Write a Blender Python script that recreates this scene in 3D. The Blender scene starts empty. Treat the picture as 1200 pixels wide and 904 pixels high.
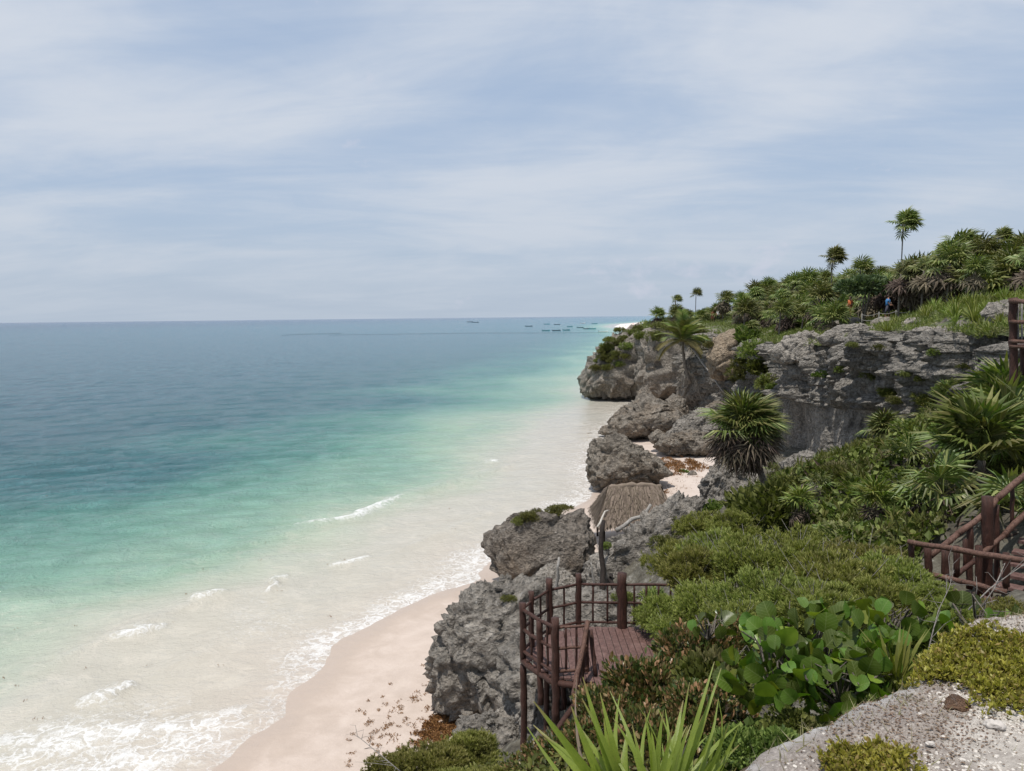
import bpy, math, random
import numpy as np
from mathutils import Vector, Matrix

random.seed(7)
RNG = np.random.default_rng(11)
SC = bpy.context.scene
COL = SC.collection

# ------------------------------------------------------------------ camera
EYE = np.array([0.0, 0.0, 12.0])
FPX = 905.0
_p = math.radians(5.08); _r = math.radians(0.62)
F_ = np.array([0, math.cos(_p), -math.sin(_p)])
R0 = np.array([1.0, 0, 0]); U0 = np.array([0, math.sin(_p), math.cos(_p)])
R_ = math.cos(_r) * R0 - math.sin(_r) * U0
U_ = math.sin(_r) * R0 + math.cos(_r) * U0
cam_d = bpy.data.cameras.new("camera")
cam = bpy.data.objects.new("camera", cam_d); COL.objects.link(cam)
M = Matrix.Identity(4)
for i in range(3):
    M[i][0] = R_[i]; M[i][1] = U_[i]; M[i][2] = -F_[i]; M[i][3] = EYE[i]
cam.matrix_world = M
cam_d.sensor_fit = 'HORIZONTAL'; cam_d.sensor_width = 36; cam_d.lens = 36 * FPX / 1200
cam_d.clip_start = 0.1; cam_d.clip_end = 80000
SC.camera = cam

# ------------------------------------------------------------------ light
SUN_EL = math.radians(72); SUN_AZ = math.radians(215)     # azimuth from +Y towards +X
world = bpy.data.worlds.new("World"); SC.world = world; world.use_nodes = True
SC.view_settings.view_transform = 'Standard'; SC.view_settings.look = 'None'
SC.view_settings.exposure = 0.2; SC.view_settings.gamma = 1
def _world():
    nt = world.node_tree; N = nt.nodes; L = nt.links; N.clear()
    out = N.new('ShaderNodeOutputWorld'); bg = N.new('ShaderNodeBackground'); bg.inputs[1].default_value = 0.1
    sky = N.new('ShaderNodeTexSky'); sky.sky_type = 'NISHITA'; sky.sun_disc = False
    sky.sun_elevation = SUN_EL; sky.sun_rotation = SUN_AZ; sky.air_density = 1.0; sky.dust_density = 1.5; sky.ozone_density = 1.5
    tc = N.new('ShaderNodeTexCoord')
    sep = N.new('ShaderNodeSeparateXYZ'); L.new(tc.outputs['Generated'], sep.inputs[0])
    def m(op, a, b=None, c=None):
        n = N.new('ShaderNodeMath'); n.operation = op
        for k, v in enumerate((a, b, c)):
            if v is None: continue
            if isinstance(v, (int, float)): n.inputs[k].default_value = v
            else: L.new(v, n.inputs[k])
        return n.outputs[0]
    zz = m('ADD', m('MAXIMUM', sep.outputs[2], 0.0), 0.16)
    px = m('DIVIDE', sep.outputs[0], zz); py = m('DIVIDE', sep.outputs[1], zz)
    comb = N.new('ShaderNodeCombineXYZ'); L.new(px, comb.inputs[0]); L.new(py, comb.inputs[1])
    def noise(vec, sx, sy, rot, det, dist, off=0, rough=.55):
        mp = N.new('ShaderNodeMapping'); mp.inputs['Scale'].default_value = (sx, sy, 1)
        mp.inputs['Rotation'].default_value = (0, 0, rot); mp.inputs['Location'].default_value = (off, off * .7, off * .3)
        L.new(vec, mp.inputs[0])
        n = N.new('ShaderNodeTexNoise'); n.inputs['Scale'].default_value = 1; n.inputs['Detail'].default_value = det
        n.inputs['Roughness'].default_value = rough; n.inputs['Distortion'].default_value = dist
        L.new(mp.outputs[0], n.inputs[0]); return n.outputs[0]
    n1 = noise(comb.outputs[0], .45, .75, -.12, 6, .8, 3.1)
    n2 = noise(comb.outputs[0], .8, 2.6, .12, 7, .8, 9.4, .6)
    n3 = noise(comb.outputs[0], 2.2, 3.0, .5, 8, 1.2, 21., .65)
    s = m('ADD', m('ADD', m('MULTIPLY', n1, .62), m('MULTIPLY', n2, .26)), m('MULTIPLY', n3, .12))
    az0 = m('ARCTAN2', sep.outputs[0], sep.outputs[1])
    def blob(px_, py_, rx, ry, amp, tilt=0.):      # broad openings and veils of this day's sky, in azimuth and height
        d = R_ * ((px_ - 600) / FPX) - U_ * ((py_ - 452) / FPX) + F_; d = d / np.linalg.norm(d); a0 = math.atan2(d[0], d[1])
        u = m('SUBTRACT', az0, a0); w = m('SUBTRACT', m('SUBTRACT', sep.outputs[2], float(d[2])), m('MULTIPLY', u, tilt))
        q = m('ADD', m('POWER', m('ABSOLUTE', m('DIVIDE', u, rx)), 2), m('POWER', m('ABSOLUTE', m('DIVIDE', w, ry)), 2))
        return m('MULTIPLY', m('POWER', 2.718, m('MULTIPLY', q, -1)), amp)
    for b_ in ((360, 40, .24, .07, -.13, .05), (1060, 165, .24, .045, -.10, .12), (140, 250, .16, .03, -.05, 0.), (700, 230, .36, .07, .085, .12), (1000, 60, .24, .06, .07, .1), (40, 60, .12, .08, .05, 0), (900, 235, .15, .02, -.06, .05)):
        s = m('ADD', s, blob(*b_))
    r = N.new('ShaderNodeValToRGB'); r.color_ramp.elements[0].position = .36; r.color_ramp.elements[1].position = .64
    r.color_ramp.interpolation = 'EASE'; L.new(s, r.inputs[0])
    veil = m('ADD', m('MULTIPLY', r.outputs[0], .5), .42)
    # milky air near the horizon
    hz = m('POWER', m('SUBTRACT', 1.0, m('MINIMUM', m('MAXIMUM', sep.outputs[2], 0.0), 1.0)), 9)
    clo = N.new('ShaderNodeMix'); clo.data_type = 'RGBA'
    clo.inputs[6].default_value = (4.6, 5.35, 6.4, 1); clo.inputs[7].default_value = (5.8, 6.2, 6.85, 1); L.new(r.outputs[0], clo.inputs[0])
    # the clear blue between veils
    skm = N.new('ShaderNodeMix'); skm.data_type = 'RGBA'; skm.inputs[0].default_value = .55
    L.new(sky.outputs[0], skm.inputs[6]); skm.inputs[7].default_value = (2.9, 4.2, 6.5, 1)
    mix = N.new('ShaderNodeMix'); mix.data_type = 'RGBA'; L.new(veil, mix.inputs[0]); L.new(skm.outputs[2], mix.inputs[6]); L.new(clo.outputs[2], mix.inputs[7])
    hm = N.new('ShaderNodeMix'); hm.data_type = 'RGBA'; L.new(m('MULTIPLY', hz, .85), hm.inputs[0]); L.new(mix.outputs[2], hm.inputs[6]); hm.inputs[7].default_value = (4.05, 4.7, 5.55, 1)
    # small cumulus heads low over the land
    az = m('ARCTAN2', sep.outputs[0], sep.outputs[1])
    c2 = N.new('ShaderNodeCombineXYZ'); L.new(az, c2.inputs[0]); L.new(sep.outputs[2], c2.inputs[1])
    cn = noise(c2.outputs[0], 16, 26, 0, 7, .2, 4.4, .6)
    band = m('MULTIPLY', m('SMOOTH_MIN', m('MAXIMUM', m('MULTIPLY', m('SUBTRACT', az, .06), 9), 0), 1, .1), m('MAXIMUM', m('MULTIPLY', m('SUBTRACT', .52, az), 6), 0))
    top = m('MINIMUM', m('MAXIMUM', m('SUBTRACT', 1, m('MULTIPLY', m('ABSOLUTE', m('SUBTRACT', sep.outputs[2], .055)), 24)), 0), 1)
    cm = m('MULTIPLY', m('MINIMUM', band, 1), top)
    cr = m('MINIMUM', m('MAXIMUM', m('MULTIPLY', m('SUBTRACT', m('ADD', cn, m('MULTIPLY', cm, .22)), .66), 7), 0), 1)
    hm2 = N.new('ShaderNodeMix'); hm2.data_type = 'RGBA'; L.new(m('MULTIPLY', cr, .45), hm2.inputs[0]); L.new(hm.outputs[2], hm2.inputs[6]); hm2.inputs[7].default_value = (5.6, 5.7, 6.6, 1)
    L.new(hm2.outputs[2], bg.inputs[0]); L.new(bg.outputs[0], out.inputs[0])
_world()
sun_d = bpy.data.lights.new("sun", 'SUN'); sun_d.energy = 3.6; sun_d.angle = math.radians(.55); sun_d.color = (1, .955, .89)
sun = bpy.data.objects.new("sun", sun_d); COL.objects.link(sun)
_sd = Vector((math.sin(SUN_AZ) * math.cos(SUN_EL), math.cos(SUN_AZ) * math.cos(SUN_EL), math.sin(SUN_EL)))
sun.rotation_euler = _sd.to_track_quat('Z', 'Y').to_euler(); sun.location = (60, 0, 80)

# ------------------------------------------------------------------ geometry of the view -> places
def ray(px, py):
    return F_ + (px - 600) / FPX * R_ - (py - 452) / FPX * U_
def W(px, py, Y):
    d = ray(px, py); return EYE + d * (Y / d[1])
def G(px, py, z):
    d = ray(px, py); return EYE + d * ((z - EYE[2]) / d[2])

# ------------------------------------------------------------------ noise
_perm = np.random.default_rng(3).permutation(256).astype(np.int64)
_perm = np.concatenate([_perm, _perm, _perm])
_g = np.random.default_rng(4).normal(size=(256, 3)); _g /= np.linalg.norm(_g, axis=1)[:, None]
def pn(p, f=1.0, off=0.0):
    p = np.asarray(p, float) * f + off
    i = np.floor(p).astype(np.int64); t = p - i; i &= 255
    u = t * t * t * (t * (t * 6 - 15) + 10); r = 0
    for a in (0, 1):
        for b in (0, 1):
            for c in (0, 1):
                h = _perm[_perm[_perm[(i[:, 0] + a) & 255] + ((i[:, 1] + b) & 255)] + ((i[:, 2] + c) & 255)]
                d = (_g[h] * (t - (a, b, c))).sum(1)
                w = (u[:, 0] if a else 1 - u[:, 0]) * (u[:, 1] if b else 1 - u[:, 1]) * (u[:, 2] if c else 1 - u[:, 2])
                r = r + w * d
    return r * 1.6
def fbm(p, f=1., o=5, off=0., g=.5):
    a = 1; r = 0
    for k in range(o):
        r = r + a * pn(p, f, off + k * 17.3); a *= g; f *= 2.03
    return r
def ridged(p, f=1., o=5, off=0., g=.55):
    a = 1; r = 0; w = 1
    for k in range(o):
        n = 1 - np.abs(pn(p, f, off + k * 11.7)) * 1.4; n = n * n
        r = r + a * n * w; w = np.clip(n, 0, 1); a *= g; f *= 2.07
    return r
def worley(p, f=1., off=0.):
    p = np.asarray(p, float) * f + off
    i = np.floor(p).astype(np.int64); t = p - i
    f1 = np.full(len(p), 9.); f2 = np.full(len(p), 9.)
    for a in (-1, 0, 1):
        for b in (-1, 0, 1):
            for c in (-1, 0, 1):
                h = _perm[_perm[_perm[(i[:, 0] + a) & 255] + ((i[:, 1] + b) & 255)] + ((i[:, 2] + c) & 255)]
                q = np.stack([_perm[h] / 256., _perm[h + 77] / 256., _perm[h + 154] / 256.], 1) + (a, b, c)
                d = np.sqrt(((q - t) ** 2).sum(1))
                n2 = np.minimum(f2, np.maximum(f1, d)); f1 = np.minimum(f1, d); f2 = n2
    return f1, f2
def sstep(a, b, x):
    t = np.clip((x - a) / (b - a), 0, 1); return t * t * (3 - 2 * t)

# ------------------------------------------------------------------ mesh helpers
def mesh_data(name, V, faces, mat=None, smooth=True, attrs=None):
    """faces: list of int arrays, each (n,k)"""
    me = bpy.data.meshes.new(name)
    V = np.asarray(V, np.float32)
    faces = [np.asarray(f, np.int32) for f in faces if len(f)]
    loops = np.concatenate([f.ravel() for f in faces]); sizes = np.concatenate([np.full(len(f), f.shape[1], np.int32) for f in faces])
    starts = np.concatenate([[0], np.cumsum(sizes)[:-1]]).astype(np.int32)
    me.vertices.add(len(V)); me.vertices.foreach_set('co', V.ravel())
    me.loops.add(len(loops)); me.loops.foreach_set('vertex_index', loops.astype(np.int32))
    me.polygons.add(len(sizes)); me.polygons.foreach_set('loop_start', starts); me.polygons.foreach_set('loop_total', sizes)
    me.polygons.foreach_set('use_smooth', np.full(len(sizes), smooth))
    me.update(calc_edges=True)
    for k, a in (attrs or {}).items():
        at = me.attributes.new(k, 'FLOAT', 'POINT'); at.data.foreach_set('value', np.asarray(a, np.float32))
    if mat: me.materials.append(mat)
    return me
def obj(name, me, parent=None, label=None, cat=None, group=None, kind=None, loc=None):
    o = bpy.data.objects.new(name, me); COL.objects.link(o)
    if parent is not None: o.parent = parent
    if loc is not None: o.location = loc
    if label: o['label'] = label
    if cat: o['category'] = cat
    if group: o['group'] = group
    if kind: o['kind'] = kind
    return o
def thing(name, loc, label, cat, group=None):
    return obj(name, None, None, label, cat, group, None, loc)
class MB:
    def __init__(s): s.V = []; s.F = {}; s.n = 0
    def add(s, V, faces):
        V = np.asarray(V, float)
        for f in faces:
            f = np.asarray(f, int)
            if len(f): s.F.setdefault(f.shape[1], []).append(f + s.n)
        s.V.append(V); s.n += len(V); return s
    def mesh(s, name, mat, smooth=True):
        return mesh_data(name, np.concatenate(s.V), [np.concatenate(f) for f in s.F.values()], mat, smooth)
def tube(P, r, n=8, cap=True):
    P = np.asarray(P, float); r = np.broadcast_to(np.asarray(r, float), (len(P),))
    V = []; T = np.gradient(P, axis=0)
    up = np.array([0, 0, 1.]) if abs(T[0][2]) < .8 * np.linalg.norm(T[0]) else np.array([1., 0, 0])
    for i in range(len(P)):
        t = T[i] / (np.linalg.norm(T[i]) + 1e-9); a = np.cross(up, t); a /= np.linalg.norm(a) + 1e-9; b = np.cross(t, a)
        th = np.arange(n) * 2 * math.pi / n
        V.append(P[i] + r[i] * (np.cos(th)[:, None] * a + np.sin(th)[:, None] * b))
    V = np.concatenate(V); q = []
    for i in range(len(P) - 1):
        for k in range(n):
            q.append((i * n + k, i * n + (k + 1) % n, (i + 1) * n + (k + 1) % n, (i + 1) * n + k))
    fs = [np.array(q)]
    if cap:
        fs.append(np.array([list(range(n))[::-1]])); fs.append(np.array([[(len(P) - 1) * n + k for k in range(n)]]))
    return V, fs
def box(c, s, R=None):
    v = np.array([(x, y, z) for x in (-.5, .5) for y in (-.5, .5) for z in (-.5, .5)]) * s
    if R is not None: v = v @ np.asarray(R).T
    return v + c, [np.array([(0, 1, 3, 2), (4, 6, 7, 5), (0, 4, 5, 1), (2, 3, 7, 6), (0, 2, 6, 4), (1, 5, 7, 3)])]
def grid_faces(nu, nv):
    a = (np.arange(nu - 1)[:, None] * nv + np.arange(nv - 1)[None]).ravel()
    return np.stack([a, a + nv, a + nv + 1, a + 1], 1)
def scatter(V, faces, P, R, S):
    """V (k,3) copied at P (n,3) with rotations R (n,3,3) and scales S (n,) or (n,3)"""
    V = np.asarray(V, float); S = np.asarray(S, float)
    if S.ndim == 1: S = S[:, None].repeat(3, 1)
    out = np.einsum('nij,nkj->nki', R, V[None] * S[:, None, :]) + P[:, None, :]
    k = len(V); off = (np.arange(len(P)) * k)
    fs = [(np.asarray(f)[None] + off[:, None, None]).reshape(-1, np.asarray(f).shape[1]) for f in faces]
    return out.reshape(-1, 3), fs
def frames(dirs, roll=None, up=(0, 0, 1)):
    """rotation matrices whose X axis is dirs, Z as near up as possible, rolled"""
    d = dirs / (np.linalg.norm(dirs, axis=1)[:, None] + 1e-9)
    u = np.broadcast_to(np.asarray(up, float), d.shape).copy(); u[np.abs((u * d).sum(1)) > .97] = (0.3, .9, .1)
    y = np.cross(u, d); y /= np.linalg.norm(y, axis=1)[:, None] + 1e-9; z = np.cross(d, y)
    if roll is not None:
        c, s = np.cos(roll)[:, None], np.sin(roll)[:, None]; y, z = y * c + z * s, -y * s + z * c
    return np.stack([d, y, z], 2)

# ------------------------------------------------------------------ materials
class NT:
    def __init__(s, name):
        s.m = bpy.data.materials.new(name); s.m.use_nodes = True; s.t = s.m.node_tree; s.N = s.t.nodes; s.L = s.t.links
        s.b = s.N['Principled BSDF']; s.out = s.N['Material Output']
        s.geo = s.N.new('ShaderNodeNewGeometry')
    def link(s, a, b): s.L.new(a, b)
    def set(s, k, v):
        i = s.b.inputs[k]
        if hasattr(v, 'is_output') or isinstance(v, bpy.types.NodeSocket): s.L.new(v, i)
        else: i.default_value = v
    def math(s, op, a, b=None, clamp=False):
        n = s.N.new('ShaderNodeMath'); n.operation = op; n.use_clamp = clamp
        for k, v in enumerate((a, b)):
            if v is None: continue
            if isinstance(v, (int, float)): n.inputs[k].default_value = v
            else: s.L.new(v, n.inputs[k])
        return n.outputs[0]
    def vec(s, scale=(1, 1, 1), src=None, loc=(0, 0, 0), rot=(0, 0, 0)):
        mp = s.N.new('ShaderNodeMapping'); mp.inputs['Scale'].default_value = scale; mp.inputs['Location'].default_value = loc; mp.inputs['Rotation'].default_value = rot
        if src is None: src = s.geo.outputs['Position']
        s.L.new(src, mp.inputs[0]); return mp.outputs[0]
    def objco(s):
        t = s.N.new('ShaderNodeTexCoord'); return t.outputs['Object']
    def noise(s, scale, det=5, rough=.55, dist=0., vec=None):
        n = s.N.new('ShaderNodeTexNoise'); n.inputs['Scale'].default_value = scale; n.inputs['Detail'].default_value = det
        n.inputs['Roughness'].default_value = rough; n.inputs['Distortion'].default_value = dist
        s.L.new(vec if vec is not None else s.geo.outputs['Position'], n.inputs[0]); return n.outputs[0]
    def vor(s, scale, vec=None, feat='F1', out='Distance'):
        n = s.N.new('ShaderNodeTexVoronoi'); n.inputs['Scale'].default_value = scale; n.feature = feat
        s.L.new(vec if vec is not None else s.geo.outputs['Position'], n.inputs[0]); return n.outputs[out]
    def ramp(s, fac, stops, interp='LINEAR'):
        n = s.N.new('ShaderNodeValToRGB'); e = n.color_ramp.elements; n.color_ramp.interpolation = interp
        while len(e) > 1: e.remove(e[-1])
        e[0].position = stops[0][0]; c = stops[0][1]; e[0].color = (*c, 1) if len(c) == 3 else c
        for p, c in stops[1:]:
            q = e.new(p); q.color = (*c, 1)
        s.L.new(fac, n.inputs[0]); return n.outputs[0]
    def val(s, fac, a, b, x=0., y=1.):
        n = s.N.new('ShaderNodeMapRange'); n.inputs[1].default_value = a; n.inputs[2].default_value = b; n.inputs[3].default_value = x; n.inputs[4].default_value = y
        n.interpolation_type = 'SMOOTHSTEP'; s.L.new(fac, n.inputs[0]); return n.outputs[0]
    def mix(s, f, a, b, mode='MIX'):
        n = s.N.new('ShaderNodeMix'); n.data_type = 'RGBA'; n.blend_type = mode
        for k, v in ((0, f), (6, a), (7, b)):
            if isinstance(v, (int, float)): n.inputs[k].default_value = v
            elif isinstance(v, tuple): n.inputs[k].default_value = (*v, 1) if len(v) == 3 else v
            else: s.L.new(v, n.inputs[k])
        return n.outputs[2]
    def attr(s, name):
        n = s.N.new('ShaderNodeAttribute'); n.attribute_name = name; return n.outputs['Fac']
    def bump(s, h, strength=.5, dist=.05, normal=None):
        n = s.N.new('ShaderNodeBump'); n.inputs['Strength'].default_value = strength; n.inputs['Distance'].default_value = dist
        s.L.new(h, n.inputs['Height'])
        if normal is not None: s.L.new(normal, n.inputs['Normal'])
        return n.outputs[0]
    def z(s):
        n = s.N.new('ShaderNodeSeparateXYZ'); s.L.new(s.geo.outputs['Position'], n.inputs[0]); return n.outputs[2]

def mat_rock(name, dark=(.12, .113, .105), mid=(.31, .295, .275), light=(.54, .52, .49), brown=0., bz=4., fine=1.):
    wm_ = np.array((1.05, 1., .93)); dark = tuple(np.array(dark) * wm_); mid = tuple(np.array(mid) * wm_); light = tuple(np.array(light) * wm_)
    t = NT(name)
    n1 = t.noise(.55, 6, .6, .3); n2 = t.noise(4 * fine, 8, .7, .5); n3 = t.noise(1.7, 5, .6, 1., t.vec((1, 1, .35), loc=(5, 3, 1)))
    f = t.math('ADD', t.math('MULTIPLY', n1, .35), t.math('ADD', t.math('MULTIPLY', n2, .45), t.math('MULTIPLY', n3, .2)))
    c = t.ramp(f, [(.38, dark), (.46, tuple(np.array(mid) * .8)), (.52, mid), (.58, tuple(np.array(mid) * 1.25)), (.66, light)])
    if brown:
        bm = t.math('MULTIPLY', t.val(t.noise(.8, 4, .6, .4, t.vec(loc=(9, 9, 9))), .42, .6), t.val(t.math('ADD', t.z(), t.math('MULTIPLY', n1, 3)), bz + 2.5, bz, 0, brown))
        c = t.mix(bm, c, t.ramp(n2, [(.35, (.11, .075, .045)), (.65, (.33, .235, .15))]))
    st = t.val(t.noise(3, 4, .6, 0, t.vec((1, 1, .12))), .56, .72, 0, .45)
    c = t.mix(st, c, tuple(np.array(dark) * .8))
    li = t.val(t.noise(7, 6, .7, .6, t.vec(loc=(2, 7, 4))), .60, .68, 0, .55)
    c = t.mix(li, c, (.50, .49, .46))
    pit = t.vor(9 * fine); c = t.mix(t.math('MULTIPLY', t.val(pit, .42, .62), t.val(n2, .56, .44, 0, .4)), c, tuple(np.array(dark) * .7))  # shade inside the rock cavities, painted into the base colour
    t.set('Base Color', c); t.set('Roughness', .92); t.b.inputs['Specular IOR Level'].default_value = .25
    v = t.vor(5 * fine); v2 = t.vor(14 * fine)
    h = t.math('ADD', t.math('MULTIPLY', n2, 1.0), t.math('ADD', t.math('MULTIPLY', v, .5), t.math('MULTIPLY', v2, .22)))
    t.set('Normal', t.bump(h, 1., .34 / fine))
    return t.m
def mat_leaf(name, cols, rough=.5, trans=.25, spec=.35, tcol=None, obj_var=.0):
    t = NT(name); r = t.geo.outputs['Random Per Island']
    cols = [tuple(np.array(q) * (1.32, 1.20, .95)) if q[1] > q[0] else q for q in cols]
    n = len(cols); c = t.ramp(r, [(k / (n - 1), cols[k]) for k in range(n)])
    pt = t.noise(9, 3, .5); c = t.mix(t.val(pt, .35, .65, 0, .35), c, t.mix(1.0, c, (.55, .62, .45), 'MULTIPLY'))
    if obj_var:
        oi = t.N.new('ShaderNodeObjectInfo'); hv = t.N.new('ShaderNodeHueSaturation')
        t.L.new(c, hv.inputs['Color']); t.L.new(t.val(oi.outputs['Random'], 0, 1, 1 - obj_var, 1 + obj_var), hv.inputs['Value'])
        t.L.new(t.val(oi.outputs['Random'], 0, 1, .5 - .03, .5 + .02), hv.inputs['Hue']); c = hv.outputs[0]
    t.set('Base Color', c); t.set('Roughness', rough); t.b.inputs['Specular IOR Level'].default_value = spec
    if trans:
        tb = t.N.new('ShaderNodeBsdfTranslucent'); t.L.new(t.mix(1.0, c, tcol or (1.1, 1.3, .5), 'MULTIPLY'), tb.inputs[0])
        ms = t.N.new('ShaderNodeMixShader'); ms.inputs[0].default_value = trans
        t.L.new(t.b.outputs[0], ms.inputs[1]); t.L.new(tb.outputs[0], ms.inputs[2]); t.L.new(ms.outputs[0], t.out.inputs[0])
    return t.m
def mat_wood(name, a, b, rough=.6, spec=.35, sc=1.):
    t = NT(name); o = t.objco()
    n = t.noise(26 * sc, 7, .75, .8, t.vec((1, 1, .16), src=o)); n2 = t.noise(3.5, 4, .6, .5)
    c = t.mix(t.val(n, .3, .7), a, b); g = sum(b) / 3; c = t.mix(t.val(n2, .48, .68, 0, .5), c, tuple(np.array(b) * 1.15 + g * .22)); c = t.mix(t.val(t.noise(30 * sc, 4, .6, 0, t.vec((1, 1, .05), src=o)), .60, .66, 0, .7), c, tuple(np.array(a) * .35))
    t.set('Base Color', c); t.set('Roughness', rough); t.b.inputs['Specular IOR Level'].default_value = spec
    t.set('Normal', t.bump(n, .9, .03)); return t.m
def mat_plain(name, c, rough=.7, var=.15, sc=6):
    t = NT(name); n = t.noise(sc, 4); t.set('Base Color', t.mix(n, tuple(np.array(c) * (1 - var)), tuple(np.minimum(np.array(c) * (1 + var), 1)))); t.set('Roughness', rough); return t.m
# ------------------------------------------------------------------ shoreline, sea, beach
_sh = [G(130, 1000, 0), G(225, 904, 0), G(285, 855, 0), G(350, 795, 0), G(400, 752, 0), G(480, 715, 0), G(550, 682, 0), G(580, 650, 0), G(640, 612, 0), G(690, 578, 0), G(697, 545, 0), G(712, 508, 0), G(735, 484, 0), G(752, 468, 0)]
SHY = np.array([-60, 0] + [p[1] for p in _sh] + [130, 180, 300, 500, 700, 860, 1100, 2500, 9000])
SHX = np.array([-60, -19] + [p[0] for p in _sh] + [21, 33, 57, 88, 106, 114, 155, 560, 2500])
def shore_s(x, y):
    """metres inland (positive) or seaward (negative) of the waterline"""
    xs = np.interp(y, SHY, SHX)
    sl = (np.interp(y + 2, SHY, SHX) - np.interp(y - 2, SHY, SHX)) / 4
    P = np.stack([x, y, np.zeros_like(x)], 1)
    wob = pn(P, .16, 5.) * 1.1 + pn(P, .5, 8.) * .45 + pn(P, 1.4, 1.) * .14
    return (x - xs) / np.sqrt(1 + sl ** 2) + wob * np.clip(1.2 - np.abs(x - xs) / 60, 0, 1)
def seg_dist(x, y, pts):
    d = np.full(len(x), 1e9); tt = np.zeros(len(x)); n = len(pts) - 1; side = np.zeros(len(x))
    for i in range(n):
        a = np.array(pts[i][:2]); b = np.array(pts[i + 1][:2]); ab = b - a; L2 = (ab ** 2).sum()
        t = np.clip(((x - a[0]) * ab[0] + (y - a[1]) * ab[1]) / L2, 0, 1)
        ex = x - a[0] - t * ab[0]; ey = y - a[1] - t * ab[1]; q = np.hypot(ex, ey)
        k = q < d; d[k] = q[k]; tt[k] = (i + t[k]) / n; side[k] = np.sign(ab[0] * ey[k] - ab[1] * ex[k])
    return d, tt, side
BREAKERS = [([(340, 617), (385, 612), (415, 607), (437, 597), (455, 588), (470, 581)], .55, 1., .34), ([(384, 664), (412, 660), (438, 652)], .28, .8, .14),
            ([(306, 697), (322, 689), (332, 672)], .28, .8, .24), ([(228, 706), (245, 701), (262, 694)], .4, .8, .22), ([(122, 750), (160, 744), (190, 733)], .35, .95, .26),
            ([(90, 832), (130, 817), (160, 797)], .42, .8, .25), ([(570, 543), (580, 541), (590, 541)], .6, .9, .2), ([(200, 668), (300, 632), (390, 613)], .5, .22, .16), ([(470, 581), (540, 562), (610, 541)], .6, .25, .2), ([(30, 790), (122, 750), (235, 703), (325, 686)], .5, .2, .16), ([(440, 655), (520, 622), (600, 588)], .4, .25, .1), ([(160, 797), (260, 752), (360, 706)], .5, .2, .12),
            ([(-60, 905), (30, 890), (100, 868), (180, 858), (250, 850), (292, 828)], .9, .85, .12), ([(-60, 880), (60, 862), (150, 850)], .7, .7, .08),
            ([(-40, 930), (60, 912), (170, 893), (245, 868), (296, 835)], 1.2, .8, .06), ([(60, 905), (170, 885), (230, 872)], 1.0, .7, .04), ([(0, 870), (70, 878), (160, 874)], .8, .8, .04)]
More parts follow.
